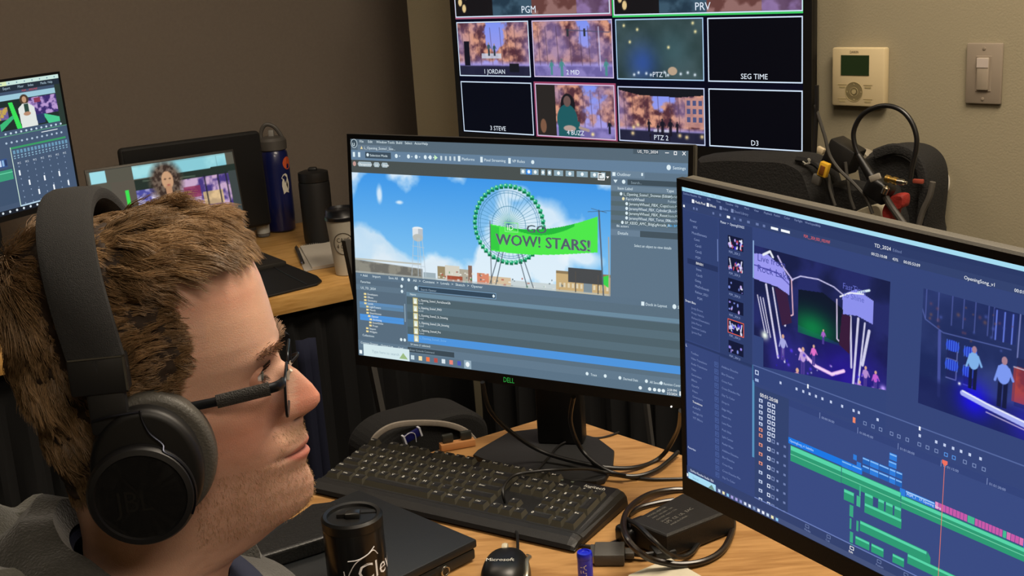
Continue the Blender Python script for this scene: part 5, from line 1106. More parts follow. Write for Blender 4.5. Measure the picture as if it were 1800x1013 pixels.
# ------------------------------------------------------------------ glasses
gl = thing('eyeglasses', 'thin-rimmed eyeglasses with thick dark arms on the seated person', 'glasses', tuple(HO), HY)
gm = mat('gunmetal_frame', '#1d2026', .35, .6); rub = mat('textured_grey_arm', '#2b2a28', .6, bump=.8, bscale=900)
glass = bpy.data.materials.new('lens_glass'); glass.use_nodes = True; nt = glass.node_tree; nt.nodes.clear()
o_ = nt.nodes.new('ShaderNodeOutputMaterial'); mx = nt.nodes.new('ShaderNodeMixShader'); tb_ = nt.nodes.new('ShaderNodeBsdfTransparent'); gb = nt.nodes.new('ShaderNodeBsdfGlossy'); lw = nt.nodes.new('ShaderNodeLayerWeight')
gb.inputs['Roughness'].default_value = .03; lw.inputs[0].default_value = .25; tb_.inputs[0].default_value = (.93, .94, .95, 1)
nt.links.new(lw.outputs['Fresnel'], mx.inputs[0]); nt.links.new(tb_.outputs[0], mx.inputs[1]); nt.links.new(gb.outputs[0], mx.inputs[2]); nt.links.new(mx.outputs[0], o_.inputs[0])
for s_ in (-1, 1):
    n = 40; out = []
    for i in range(n):
        a = 2 * math.pi * i / n; c_, q_ = math.cos(a), math.sin(a); ex = .5
        out.append(Vector((0, math.copysign(abs(c_) ** ex, c_) * .0255, math.copysign(abs(q_) ** ex, q_) * .0178 * (1 + .04 * c_ * -s_))))
    lc = Vector((.1025, s_ * .0335, .0150)); curve = lambda v: Vector((-(v.y ** 2) * .4 + v.z * .05, v.y, v.z))
    P_ = [lc + curve(v) for v in out]
    MB().tube(P_ + [P_[0]], .0011, 8).obj('rim', gm, gl, world=HM)
    mb = MB(); mb.add([lc + curve(Vector((0, 0, 0)))] + P_, [(0, i + 1, (i + 1) % n + 1) for i in range(n)], 0, True); mb.obj('lens', glass, gl, world=HM)
    mb = MB(); yo = s_ * .0685
    mb.tube([(.1015, s_ * .0595, .0300), (.0995, s_ * .066, .0305), (.095, s_ * .0695, .0302), (.078, s_ * .0735, .0285), (.046, s_ * .077, .0255), (-.002, s_ * .079, .021), (-.022, s_ * .078, .010), (-.035, s_ * .0765, -.004)], (.0046, .0032), 10, sx=.5, sub=4)
    arm = mb.obj('temple', gm, gl, world=HM)
    mb = MB(); mb.tube([(.092, s_ * .0708, .0299), (.072, s_ * .0743, .0280), (.052, s_ * .0768, .0260)], .0055, 10, sx=.5); o = mb.obj('arm_sleeve', rub, gl, world=HM)
MB().tube([(.107, -.0095, .030), (.1115, -.004, .033), (.112, 0, .0338), (.1115, .004, .033), (.107, .0095, .030)], .0012, 8, sub=3).obj('bridge', gm, gl, world=HM)
for s_ in (-1, 1): MB().tube([(.106, s_ * .0115, .024), (.1035, s_ * .0105, .021), (.1025, s_ * .010, .016)], .0016, 8, sub=3).obj('nose_pad', mat('clear_plastic'), gl, world=HM)

# ------------------------------------------------------------------ office chair below the person
oc = thing('office_chair', 'black office chair that the person sits on', 'chair', (HO.x, HO.y, 0), HY)
MB().box((-.25, -.25, .37), (.27, .25, .432), r=.03, seg=3).obj('seat', mat('black_mesh', '#121214', .9), oc)
MB().box((-.31, -.22, .50), (-.245, .22, .86), r=.025, seg=3).obj('backrest', mat('black_mesh'), oc)
MB().box((-.27, -.03, .36), (-.20, .03, .6), r=.01).obj('back_arm', blackpaint, oc)
MB().lathe([(.03, .06), (.03, .369)], 20).obj('gas_post', blackpaint, oc)
for i in range(5):
    a = i * 2 * math.pi / 5 + .3; MB().tube([(0, 0, .09), (.15 * math.cos(a), .15 * math.sin(a), .085), (.3 * math.cos(a), .3 * math.sin(a), .06)], (.025, .018), 10).obj('base_leg', blackpaint, oc)
    MB().lathe([(.0001, -.012), (.028, -.012), (.028, .012), (.0001, .012)], 16, M=Tr(.3 * math.cos(a), .3 * math.sin(a), .029) @ Rz(a) @ Rx(math.pi / 2)).obj('castor', blackpaint, oc)
# ------------------------------------------------------------------ keyboard
WI = Matrix.Identity(4)
KA = -0.5729; KM = Tr(-0.2368, 1.7895, DZ) @ Rz(KA)
kb = thing('keyboard', 'full-size black keyboard on the desk in front of the ferris wheel monitor', 'keyboard', (0, 0, 0)); kb.matrix_basis = KM
kbody = mat('keyboard_black', '#101011', .42, bump=.25, bscale=1400, noise=.1, nscale=400)
mb = MB(); vs = []; n = 14
prof = [(0.0, .004), (-.001, .022), (-.008, .0275), (-.030, .0265), (-.128, .0150), (-.133, .0175), (-.142, .0160), (-.152, .0095), (-.155, .0045)]   # y, z across
xs = [0, .0015, .006, .012, .438, .444, .4485, .45]; ins = [.30, .62, .9, 1, 1, .9, .62, .30]
for x, q in zip(xs, ins):
    for y, z in prof: vs.append((x, -.0775 + (y + .0775) * (.965 + .035 * q), .003 + (z - .003) * q))
    vs.append((x, -.152, .0025)); vs.append((x, -.002, .0025))
k = len(prof) + 2; fs = []
for i in range(len(xs) - 1):
    for j in range(k): fs.append((i*k+j, i*k+(j+1) % k, (i+1)*k+(j+1) % k, (i+1)*k+j))
fs.append(tuple(range(k))[::-1]); fs.append(tuple((len(xs)-1)*k + j for j in range(k)))
mb.add(vs, [f[::-1] for f in fs], 0, False); mb.obj('body', kbody, kb)
MB().text('logitech', .0115, M=Tr(.392, -.0215, .0279) @ Rx(-.0087), sx=.9).obj('logo', mat('white_print', '#d8d8d0', .6), kb)
for i in range(3): MB().box((.335 + i * .017, -.017, .0272), (.339 + i * .017, -.013, .0284)).obj('status_light', mat('faded_led', '#5c6458', .4), kb)
U_ = .01875; ktop = mat('key_black', '#0e0e0f', .5, bump=.2, bscale=1500); kside = mat('key_side_lit', '#4a473d', .32, spec=.8); kprint = mat('key_print', '#e0e0d8', .6)  # key sides paler than the black tops: light they catch, put into the colour
zsl = lambda y: .0265 + (y + .03) * (.0115 / .098)
def key_mesh(w, h, ch):
    mb = MB(); a, b = w * U_ / 2 - .0006, h * U_ / 2 - .0006; ta, tb2 = a - .0024, b - .0030
    z1 = .0078; oy = .0012
    V_ = [(-a, -b, 0), (a, -b, 0), (a, b, 0), (-a, b, 0), (-ta, -tb2 + oy, z1), (ta, -tb2 + oy, z1), (ta, tb2 + oy, z1), (-ta, tb2 + oy, z1), (-ta * .5, -tb2 * .6 + oy, z1 - .0006), (ta * .5, -tb2 * .6 + oy, z1 - .0006), (ta * .5, tb2 * .6 + oy, z1 - .0006), (-ta * .5, tb2 * .6 + oy, z1 - .0006)]
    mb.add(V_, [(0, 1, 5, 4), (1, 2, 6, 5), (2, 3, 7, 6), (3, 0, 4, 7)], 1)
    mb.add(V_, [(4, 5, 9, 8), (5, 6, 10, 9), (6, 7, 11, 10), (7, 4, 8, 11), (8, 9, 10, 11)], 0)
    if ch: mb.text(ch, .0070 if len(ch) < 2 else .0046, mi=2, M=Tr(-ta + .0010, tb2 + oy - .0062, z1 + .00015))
    return mb
rowsK = []
x0 = .012; yF = -.018
def put(x, y, w, h, ch): rowsK.append((x0 + (x + w / 2) * U_, y - h * U_ / 2 + U_ / 2, w, h, ch))
for i, c in enumerate(['Esc'] + ['F%d' % k for k in range(1, 13)]): put([0, 2, 3, 4, 5, 6.5, 7.5, 8.5, 9.5, 11, 12, 13, 14][i], yF, 1, .8, c)
for i, c in enumerate(['Prt', 'Scr', 'Brk']): put(15.25 + i, yF, 1, .8, c)
yy = [-.018 - .0215 - r * .0190 for r in range(5)]
def rowk(y, items, x=0):
    for w, c in items: put(x, y, w, 1, c); x += w
rowk(yy[0], [(1, c) for c in "`1234567890-="] + [(2, 'Backsp')]); rowk(yy[1], [(1.5, 'Tab')] + [(1, c) for c in "QWERTYUIOP[]"] + [(1.5, '|')])
rowk(yy[2], [(1.75, 'Caps')] + [(1, c) for c in "ASDFGHJKL;'"] + [(2.25, 'Enter')]); rowk(yy[3], [(2.25, 'Shift')] + [(1, c) for c in "ZXCVBNM,./"] + [(2.75, 'Shift')])
rowk(yy[4], [(1.25, 'Ctrl'), (1.25, 'Win'), (1.25, 'Alt'), (6.25, ''), (1.25, 'Alt'), (1.25, 'Win'), (1.25, 'Mn'), (1.25, 'Ctrl')])
rowk(yy[0], [(1, 'Ins'), (1, 'Hm'), (1, 'PU')], 15.25); rowk(yy[1], [(1, 'Del'), (1, 'End'), (1, 'PD')], 15.25); put(16.25, yy[3], 1, 1, '^'); rowk(yy[4], [(1, '<'), (1, 'v'), (1, '>')], 15.25)
rowk(yy[0], [(1, 'Nm'), (1, '/'), (1, '*'), (1, '-')], 18.5); rowk(yy[1], [(1, '7'), (1, '8'), (1, '9')], 18.5); rowk(yy[2], [(1, '4'), (1, '5'), (1, '6')], 18.5); rowk(yy[3], [(1, '1'), (1, '2'), (1, '3')], 18.5); rowk(yy[4], [(2, '0'), (1, '.')], 18.5)
put(21.5, yy[1], 1, 2, '+'); put(21.5, yy[3], 1, 2, 'Ent')
rest = MB()
for i, (x, y, w, h, c) in enumerate(rowsK):
    M_ = Tr(x, y, zsl(y) - .0008) @ Rx(.11)
    if c in ('Tab', 'Caps') or (c in ('Shift', 'Ctrl') and x < .08):
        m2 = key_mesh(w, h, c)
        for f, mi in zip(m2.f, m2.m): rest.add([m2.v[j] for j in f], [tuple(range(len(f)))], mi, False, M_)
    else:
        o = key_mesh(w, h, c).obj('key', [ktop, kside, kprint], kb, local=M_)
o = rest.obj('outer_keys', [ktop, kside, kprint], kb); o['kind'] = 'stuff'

# ------------------------------------------------------------------ cables, laid along the desk
cab = mat('black_cable', '#101011', .38, spec=.6); cabb = mat('dark_brown_cable', '#1c1412', .3, spec=.7)
def cable(name, label, pts, r, m_=cab, cat='cable', extra=None):
    "pts: (px, py, z)"
    P_ = [onz(a, b, c) for a, b, c in pts]; t = thing(name, label, cat, (P_[0].x, P_[0].y, min(p_.z for p_ in P_)))
    MB().tube(P_, r, 10, sub=6).obj('cord', m_, t, world=WI)
    return t, P_
def cable_mesh(name, label, pts, r, m_=cab):
    P_ = [onz(a, b, c) for a, b, c in pts]; o = MB().tube(P_, r, 10, sub=6).obj(name, m_); tag(o, label, 'cable'); return o
cable_mesh('cable', 'black cable drooping from the left of the ferris wheel monitor, over its stand foot', [(848, 672, .90), (862, 722, .85), (905, 765, .80), (960, 797, .765), (1040, 818, .757), (1110, 823, .746), (1160, 805, .746), (1190, 760, .80), (1197, 722, .89)], .0034)
cable_mesh('cable', 'black cable hanging from the middle of the ferris wheel monitor, looping to the right', [(1008, 698, .88), (1003, 742, .83), (1022, 790, .775), (1062, 825, .757), (1110, 838, .747), (1155, 826, .746), (1192, 795, .748)], .0034)
cable_mesh('cable', 'thin black cable running flat along the desk towards the timeline monitor', [(1052, 830, .7425), (1090, 836, .7425), (1140, 843, .7425), (1205, 842, .7425)], .0025)
cable_mesh('cable', 'thinnest black wire crossing the monitor foot to the back desk edge', [(944, 828, .7535), (968, 800, .7535), (985, 782, .7535), (1015, 770, .7535), (1030, 769, .745), (1052, 770, .742), (1072, 766, .742), (1088, 760, .742)], .0016)
mdir = mat('mouse_black', '#0b0b0c', .38)
# mouse with its cord
MO = Vector((-.030, 1.352, DZ)); MYW = -.12
ms = thing('mouse', 'small black corded mouse with a silver side stripe on the desk', 'mouse', tuple(MO), MYW)
def mouse_shell(NU=40, NV=16, sc=1.0):
    vs = []; fs = []
    for j in range(NV + 1):
        v = j / NV * math.pi / 2
        for i in range(NU):
            a = 2 * math.pi * i / NU; c, s_ = math.cos(a), math.sin(a)
            x = .0305 * math.copysign(abs(c) ** .8, c) * (1 - .07 * s_) ; y = .054 * math.copysign(abs(s_) ** .85, s_)
            k = math.cos(v) ** .55 if v < 1.5 else math.cos(v) ** .55
            z = .0365 * math.sin(v) ** .9 * (1 - .16 * (y * k / .054) - .08 * (y * k / .054) ** 2)
            vs.append((x * k * sc, y * k * sc, .002 + z * sc))
    for j in range(NV):
        for i in range(NU): i2 = (i + 1) % NU; fs.append((j*NU+i, j*NU+i2, (j+1)*NU+i2, (j+1)*NU+i))
    fs.append(tuple(range(NU))[::-1]); return vs, fs
vs, fs = mouse_shell(); MB().add(vs, fs, 0, True).obj('shell', mdir, ms)
mb = MB(); mb.tube([(.022, .047, .012), (.0275, .030, .019), (.0265, .005, .0275), (.0285, -.02, .024), (.0265, -.042, .013)], .0026, 8, sub=5); mb.obj('side_stripe', mat('silver_plastic', '#b8b09c', .25, .8), ms)
MB().lathe([(.0001, -.0035), (.0085, -.0035), (.0095, 0), (.0085, .0035), (.0001, .0035)], 24, M=Tr(-.004, .036, .0255) @ Ry(math.pi / 2)).obj('scroll_wheel', mat('pale_rubber', '#b8b098', .5), ms)
MB().text('Microsoft', .0105, M=Tr(-.021, -.020, .0405) @ Rx(.03), sx=.85).obj('printed_name', mat('silver_print', '#c8c8c0', .5), ms)
P_ = [onz(*q) for q in [(910, 968, .757), (908, 935, .75), (895, 900, .7445), (885, 875, .768), (886, 855, .778), (905, 836, .778), (945, 829, .780), (985, 826, .778), (1030, 825, .768), (1062, 830, .755), (1100, 836, .7525)]]
MB().tube(P_, .0021, 8, sub=6).obj('cord', cab, ms, world=WI)
# power brick
pb = thing('power_adapter', 'black power adapter brick with a printed label, below the timeline monitor', 'power adapter', (.198, 1.44, DZ), math.atan2(.071, .078))
ppt = [(1108, 916), (1172, 942), (1290, 895), (1200, 866)]; PW = [onz(a, b, .775) for a, b in ppt]
mb = MB(); mb.prism([(q.x, q.y) for q in PW], DZ + .001, .775, r=.004, seg=3, smooth=False); mb.obj('housing', mat('adapter_black', '#141312', .5, bump=.2, bscale=700), pb, world=WI)
ex = (PW[3] - PW[0]).normalized(); ey = Vector((-ex.y, ex.x, 0)); LM = Matrix(((ex.x, ey.x, 0, 0), (ex.y, ey.y, 0, 0), (0, 0, 1, 0), (0, 0, 0, 1)))
lab = MB(); o0 = PW[0]
for r_, (t_, sz_) in enumerate((('MODEL ADP-150', .005), ('INPUT 100-240V~ 2.0A', .0042), ('OUTPUT 19.5V = 7.7A', .0042), ('50-60Hz', .0045), ('LPS  CE  UL  EAC', .0075), ('MADE IN CHINA', .0045))):
    q = o0 + ex * .022 + ey * (-.012 - r_ * .0075) ; q.z = .7754; lab.text(t_, sz_, M=Tr(q) @ LM)
lab.obj('label_print', mat('grey_print', '#6a6862', .7), pb, world=WI)
MB().text('CE', .009, M=Tr(onz(1160, 985, .741)) @ Rz(.2) @ Tr(0, 0, .0122)).obj('tag_print', mat('white_print'), pb, world=WI)
MB().box((-.014, -.016, 0), (.014, .016, .012), M=Tr(onz(1165, 976, .741)) @ Rz(.2), r=.003).obj('cable_tag', mat('adapter_black'), pb, world=WI)
MB().box((-.02, -.016, 0), (.03, .014, .024), M=Tr(onz(1112, 950, .741)) @ Rz(.6), r=.006, seg=3).obj('plug_block', bezel, pb, world=WI)
cable_mesh('cable', 'thick dark cord in a large loop around the power adapter', [(1215, 862, .743), (1180, 862, .745), (1140, 870, .750), (1108, 892, .762), (1096, 920, .775), (1103, 948, .782), (1125, 972, .770), (1150, 985, .756), (1195, 993, .747), (1240, 986, .745), (1272, 965, .745), (1288, 930, .745), (1285, 905, .747), (1275, 895, .749)], .0042, cabb)
cable_mesh('cable', 'short cord curling from the adapter plug past its front edge', [(1100, 912, .768), (1122, 925, .785), (1148, 950, .784), (1172, 972, .768), (1195, 980, .750), (1215, 972, .746), (1228, 955, .745)], .0033, cab)
cable_mesh('cable', 'dark cord entering the adapter from behind its left side', [(1104, 906, .7435), (1125, 893, .7435), (1160, 884, .7435), (1185, 880, .7435)], .0040, cabb)
cable_mesh('cable', 'flat dark cord lying between the keyboard and the grey connector', [(1000, 955, .7425), (1030, 961, .7425), (1060, 960, .7425), (1095, 948, .7425)], .0026, cabb)
# grey connector
cn = thing('video_connector', 'dark grey flat video connector lying beside the blue tube', 'connector', tuple(onz(1072, 985, DZ)), -.12)
gp = mat('grey_connector', '#4a4844', .5, bump=.2, bscale=900)
MB().box((-.019, -.018, .001), (.019, .020, .016), r=.002).obj('shell', gp, cn)
MB().box((-.024, -.016, .004), (-.019, .018, .013)).obj('metal_rim', mat('dull_steel', '#8a8880', .35, .9), cn)
MB().box((.019, -.007, .004), (.031, .009, .013), r=.002).obj('strain_relief', gp, cn)
MB().tube([(.03, .001, .008), (.045, -.002, .008), (.058, .004, .007)], .0035, 8, sub=4).obj('cord', cab, cn)
# blue tube
bt = thing('blue_tube', 'small upright blue tube with white lettering, at the desk edge beside the mouse', 'tube', (.0665, 1.335, DZ))
blue = mat('blue_gloss', '#1420c0', .3, coat=.3)
MB().lathe([(.0085, .0005), (.0093, .001), (.0093, .036)], 28).obj('tube_body', blue, bt); MB().lathe([(.0094, .0362), (.0096, .037), (.0096, .0415), (.0088, .044), (.0062, .0445), (.0055, .043), (.0001, .043)], 28).obj('cap', blue, bt)
def wrap_text(txt, size, r, ang0, z, rotated=False, thick=.0002):
    vs, fs = glyphs(txt); out = []
    for v in vs:
        u, w_ = (v[0] * size, v[1] * size) if not rotated else (-v[1] * size, v[0] * size)
        a = ang0 + u / r; out.append(((r + thick) * math.cos(a), (r + thick) * math.sin(a), z + w_))
    return out, fs
vs, fs = wrap_text('ALFA', .011, .0093, -1.45, .006, True); MB().add(vs, fs).obj('lettering', mat('white_print'), bt)
# paper
MB().prism([tuple(onz(*q, DZ)[:2]) for q in ((1178, 985), (1105, 1015), (1100, 1060), (1220, 1050), (1235, 1018))], DZ + .0005, DZ + .003).obj('paper_card', mat('off_white_paper', '#c4bda8', .8, noise=.04))
tag(bpy.data.objects['paper_card'], 'off-white card lying at the desk edge below the power adapter', 'card')
# closed laptop, case on it, travel mug
LC = Vector((-.065, 1.4155, DZ)); LMx = Matrix(((.725, -.689, 0, LC.x), (.689, .725, 0, LC.y), (0, 0, 1, LC.z), (0, 0, 0, 1)))   # x towards its right edge, y away
cl_ = thing('laptop', 'closed thick black laptop between the keyboard and the mouse', 'laptop', (0, 0, 0)); cl_.matrix_basis = LMx
lapm = mat('laptop_black', '#131619', .5, bump=.2, bscale=1200)
MB().box((-.262, 0, .0185), (0, .245, .030), r=.0025).obj('lid', lapm, cl_)
MB().box((-.260, .001, .003), (-.003, .243, .0180), r=.003).obj('base', mat('laptop_base', '#1a1917', .5), cl_)
for x in (-.10, -.14, -.18): MB().box((x, -.0004, .006), (x + .028, .002, .0125)).obj('port', mat('port_black', '#020202', .6), cl_)
MB().tube([(-.058 + .006 * math.cos(a), -.003, .010 + .006 * math.sin(a)) for a in np.linspace(0, 6.28, 15)], .0012, 8).obj('metal_ring', mat('steel', '#b8b4a8', .25, 1.0), cl_)
for sx in (-.2, -.03): MB().box((sx, .03, .0), (sx + .02, .05, .003)).obj('foot', bezel, cl_)
zc = .770
cpt = [onz(a, b, zc + .022) for a, b in ((420, 975), (440, 984), (560, 947), (620, 925), (590, 880), (548, 885))]
mb = MB(); mb.prism([(q.x, q.y) for q in cpt], zc + .0005, zc + .022, r=.004, seg=3); o = mb.obj('flat_case', mat('case_black', '#0e0e0e', .45, bump=.4, bscale=300)); tag(o, 'flat black case lying on the closed laptop below the person\'s chin', 'case')
TP = onz(618, 903, .862); TB = Vector((TP.x, TP.y, .7705))
tm = thing('travel_mug', 'black lidded travel mug with white script lettering, standing on the closed laptop', 'mug', tuple(TB))
hh = .0915; r_ = .0355
MB().lathe([(r_ - .003, 0), (r_ - .0005, .002), (r_ + .0005, .02), (r_, hh - .016), (r_ - .0005, hh - .014)], 56).obj('mug_body', mat('mug_black', '#08080a', .32, coat=.2), tm)
MB().lathe([(r_ + .0003, hh - .0135), (r_ + .0006, hh - .003), (r_ - .002, hh), (r_ - .006, hh - .001), (r_ - .007, hh - .0045), (.0001, hh - .0045)], 56).obj('lid', mat('lid_black', '#0d0d0d', .4), tm)
mb = MB(); mb.box((-.008, -.006, hh - .005), (.010, .008, hh + .002), r=.002); mb.box((-.018, -.0015, hh - .004), (-.006, .003, hh)); mb.obj('lid_latch', mat('latch_dark', '#1c1b1a', .3), tm)
MB().box((.004, .008, hh - .0044), (.030, .016, hh - .0035)).obj('lid_opening', mat('port_black'), tm)
ANG = math.atan2(-TB.y, -TB.x) + .62
def wrap_line(pts, r, w, ang0):
    P_ = spline([Vector((r * math.cos(ang0 + u / r), r * math.sin(ang0 + u / r), z)) for u, z in pts], 6); return P_
mb = MB(); vs, fs = wrap_text('Clevel', .030, r_ + .0006, ANG - .64, .022)
vs = [(x * 1.0, y * 1.0, z) for x, y, z in vs]; mb.add(vs, fs)
for pts in ([(-.026, .018), (-.024, .006), (-.018, .018), (-.010, .029), (.004, .036), (.014, .043)], [(-.020, .031), (-.008, .032), (.004, .036), (.012, .039), (.018, .032)]):
    mb.tube(wrap_line([(u + .006, z + .017) for u, z in pts], r_ + .0006, 0, ANG - .52), .0006, 6)
mb.obj('script_lettering', mat('white_script', '#e8e8ec', .5), tm)
# suitcase behind the desk, tag, wooden strip with clips, poles
PC = onpl(742, 770, (-.15, 1.90, 0), (.53, -.85, 0)); 
sc_ = thing('bag', 'black rounded bag with grey piping standing behind the keyboard', 'bag', (-.175, 1.94, 0), math.atan2(LU.y, LU.x))
def arch(w, h, r, n=10): return [(-w/2, 0)] + [(-w/2 + r - r * math.cos(a), h - r * .7 + r * .7 * math.sin(a)) for a in np.linspace(0, math.pi/2, n)] + [(w/2 - r + r * math.sin(a), h - r * .7 + r * .7 * math.cos(a)) for a in np.linspace(0, math.pi/2, n)] + [(w/2, 0)]
A_ = arch(.225, .752, .07)
mb = MB(); mb.prism(A_[::-1], -.05, .05, M=Rx(math.pi / 2), r=.012, seg=3); mb.obj('bag_body', mat('bag_nylon', '#060607', .8, bump=.5, bscale=500), sc_)
BP = Vector((-.175, 1.94, 0)) + LN * .054
mb = MB(); mb.tube([onpl(x, y, BP, LN) for x, y in ((650, 790), (661, 767), (688, 750), (728, 744), (780, 746), (815, 757), (834, 775))], .0055, 8, sub=5, sx=.5); mb.obj('piping', mat('grey_piping', '#8a8278', .7, noise=.2, nscale=200), sc_, world=WI)
lt = tag(MB().box((-.014, -.003, -.007), (.014, .003, .007), r=.0015).obj('luggage_tag', mat('navy_tag', '#14185a', .3)), 'small navy and white tag on the black bag behind the keyboard', 'tag')
lt.matrix_basis = Tr(onpl(724, 766, (-.155, 1.865, 0), (.53, -.85, 0))) @ Rz(.56) @ Ry(-.25)
mb = MB(); mb.box((-.0165, -.0042, -.008), (-.0135, .0042, .008)); mb.box((.0135, -.0042, -.008), (.0165, .0042, .008)); mb.tube([(-.014, -.004, .007), (-.004, -.005, .009), (.004, -.004, .002), (.002, -.004, -.012)], .0007, 6, sub=4); mb.obj('tag_end', mat('white_plastic', '#c8ccd8', .4), lt)
ws = thing('wooden_strip', 'short tan strip with two dark grey clips on the back desk edge', 'strip', tuple(onz(806, 790, DZ)), .30)
MB().box((-.028, -.002, .001), (.028, .012, .012), r=.001, M=Rx(.0)).obj('tan_strip', mat('tan_card', '#c48a54', .6), ws)
for x in (-.024, .006): MB().box((x, .002, .0125), (x + .018, .010, .026), r=.002).obj('clip', mat('clip_grey', '#3c3f3c', .35, .4), ws)
def pole(label, a, b, y, w):
    n = Vector((0, -1, 0)); p0 = onpl(*a, (0, y, 0), n); p1 = onpl(*b, (0, y, 0), n); d = (p1 - p0).normalized(); t = -p1.z / d.z + -.002
    p2 = p1 + d * (t - .0)
    o = MB().tube([p0 - d * .25, p0, p1, p2 + d * 0], w, 4, smooth=False).obj('pole', mat('grey_metal_bar', '#4c4a48', .5, .3)); tag(o, label, 'pole')
pole('slanted grey metal bar seen below the left corner of the ferris wheel monitor', (655, 650), (674, 742), 2.15, .0085)
pole('thin brownish bar standing behind the right side of the corner desk', (1137, 715), (1146, 788), 2.12, .006)

# ------------------------------------------------------------------ side desk things
def at_side(px, py, z=DZ): return onz(px, py, z)
B_ = at_side(496, 405); wb = thing('water_bottle', 'tall navy water bottle with grey lid and bird sticker on the side desk', 'bottle', (B_.x, B_.y, DZ))
MB().lathe([(.036, .001), (.041, .006), (.043, .05), (.043, .20), (.040, .235), (.036, .243)], 40).obj('bottle_body', mat('navy_enamel', '#141c50', .3, coat=.3), wb)
MB().lathe([(.037, .243), (.041, .246), (.041, .272), (.035, .280), (.018, .284), (.0001, .285)], 40).obj('lid', mat('grey_lid', '#4e4b47', .5), wb)
cdir = math.atan2(-B_.y, -B_.x)
MB().tube([Vector((.030 * math.cos(cdir + 1.5) * q + 0, .030 * math.sin(cdir + 1.5) * q, z)) for q, z in ((-1, .27), (-1, .295), (-.5, .318), (.3, .312), (.9, .285), (1, .268))], .006, 8, sub=4).obj('carry_loop', mat('grey_lid'), wb)
MB().box((-.008, -.008, .282), (.008, .008, .302), r=.003).obj('spout', mat('clear_grey', '#8c8a86', .3), wb)
def patch(pts, r, ang0, z0, off): 
    return [((r + off) * math.cos(ang0 + u / r), (r + off) * math.sin(ang0 + u / r), z0 + v) for u, v in pts]
pg = [(-.006, .038), (.003, .041), (.009, .036), (.010, .026), (.013, .012), (.012, -.004), (.008, -.012), (.010, -.018), (.000, -.014), (-.009, -.020), (-.010, -.010), (-.012, .004), (-.011, .016), (-.008, .024), (-.012, .028)]
mb = MB(); mb.add(patch(pg, .043, cdir + .62, .135, .0006), [tuple(range(len(pg)))]); mb.obj('bird_sticker', mat('white_sticker', '#d8d6c8', .6), wb)['label'] = 'white penguin-shaped sticker'
mb = MB(); mb.add(patch([(-.001, .031), (.003, .032), (.002, .029)], .043, cdir + .62, .135, .0009), [(0, 1, 2)]); mb.add(patch([(.004, .022), (.008, .008), (.007, -.006), (.002, .006)], .043, cdir + .62, .135, .0009), [(0, 1, 2, 3)]); mb.obj('sticker_print', mat('dark_print'), wb)
cc = [(.017 * math.cos(a), .019 * math.sin(a)) for a in np.linspace(0, 6.28, 20)[:-1]]
MB().add(patch(cc, .043, cdir + .95, .205, .0006), [tuple(range(len(cc)))]).obj('round_sticker', mat('orange_sticker', '#d05a30', .6), wb)
B_ = at_side(464, 416); sb = thing('spray_bottle', 'small clear bottle with a navy cap beside the tall water bottle', 'bottle', (B_.x, B_.y, DZ))
MB().lathe([(.017, .001), (.019, .004), (.019, .052), (.012, .066), (.009, .07)], 24).obj('bottle_body', mat('clear_bottle', '#c8ccd0', .1, trans=.85), sb)
MB().lathe([(.011, .070), (.012, .072), (.012, .10), (.009, .125), (.006, .128)], 24).obj('cap', mat('navy_cap', '#12165a', .35), sb); MB().lathe([(.0193, .012), (.0193, .04)], 24).obj('paper_label', mat('pale_label', '#aeb2b0', .6), sb)
B_ = at_side(563, 428); bl = thing('insulated_bottle', 'plain matt black bottle standing behind the white paper cup', 'bottle', (B_.x, B_.y, DZ))
MB().lathe([(.036, .001), (.041, .004), (.043, .02), (.0435, .17), (.0425, .178)], 40).obj('bottle_body', mat('matt_black', '#0d0d0e', .6), bl)
MB().lathe([(.041, .179), (.0425, .182), (.0415, .205), (.03, .209), (.0001, .209)], 40).obj('lid', mat('dull_black_plastic'), bl); MB().box((-.012, -.01, .207), (.012, .01, .218), r=.004).obj('lid_knob', mat('dull_black_plastic'), bl)
B_ = at_side(611, 481); pc = thing('paper_cup', 'white paper coffee cup with black lid and round printed logo', 'cup', (B_.x, B_.y, DZ)); ca_ = math.atan2(-B_.y, -B_.x)
MB().lathe([(.028, .001), (.029, .002), (.041, .142), (.042, .145)], 40).obj('cup_body', mat('white_paper_cup', '#b9b3a4', .6), pc)
MB().lathe([(.0435, .142), (.0440, .150), (.0410, .154), (.0395, .168), (.036, .170), (.034, .164), (.0001, .164)], 40).obj('lid', mat('black_lid', '#131316', .35), pc)
mb = MB(); rr = lambda z: .029 + .012 * z / .142
def onc(u, v, off=.0007): z = .085 + v; r = rr(z) + off; a = ca_ - .08 + u / r; return (r * math.cos(a), r * math.sin(a), z)
rp = [onc(.0255 * math.cos(a), .0275 * math.sin(a)) for a in np.linspace(0, 2 * math.pi, 33)]; mb.tube(rp, .0009, 6)
for t_, v_, s_ in (('CAKE', .004, .0165), ('4 CUP', -.012, .0165), ('COFFEE', -.019, .005)):
    vs, fs = glyphs(t_); w_ = max(v[0] for v in vs); mb.add([onc((v[0] - w_ / 2) * s_ * .8, v_ + v[1] * s_) for v in vs], fs)
mb.obj('printed_logo', mat('dark_print'), pc)
npd = thing('notepad', 'open spiral notepad lying between the pen and the paper cup', 'notepad', tuple(at_side(560, 455)))
q4 = [at_side(*q) for q in ((528, 438), (585, 430), (618, 464), (549, 476))]
MB().prism([(q.x, q.y) for q in q4][::-1], DZ + .001, DZ + .009).obj('pages', mat('notepad_paper', '#b9b2a6', .85, noise=.06, nscale=60), npd, world=WI)
q5_ = [q4[0] + Vector((-.012, -.006, 0)), q4[0], q4[3], q4[3] + Vector((-.018, -.014, 0))]
MB().prism([(q.x, q.y) for q in q5_][::-1], DZ + .001, DZ + .004).obj('under_page', mat('notepad_paper'), npd, world=WI)
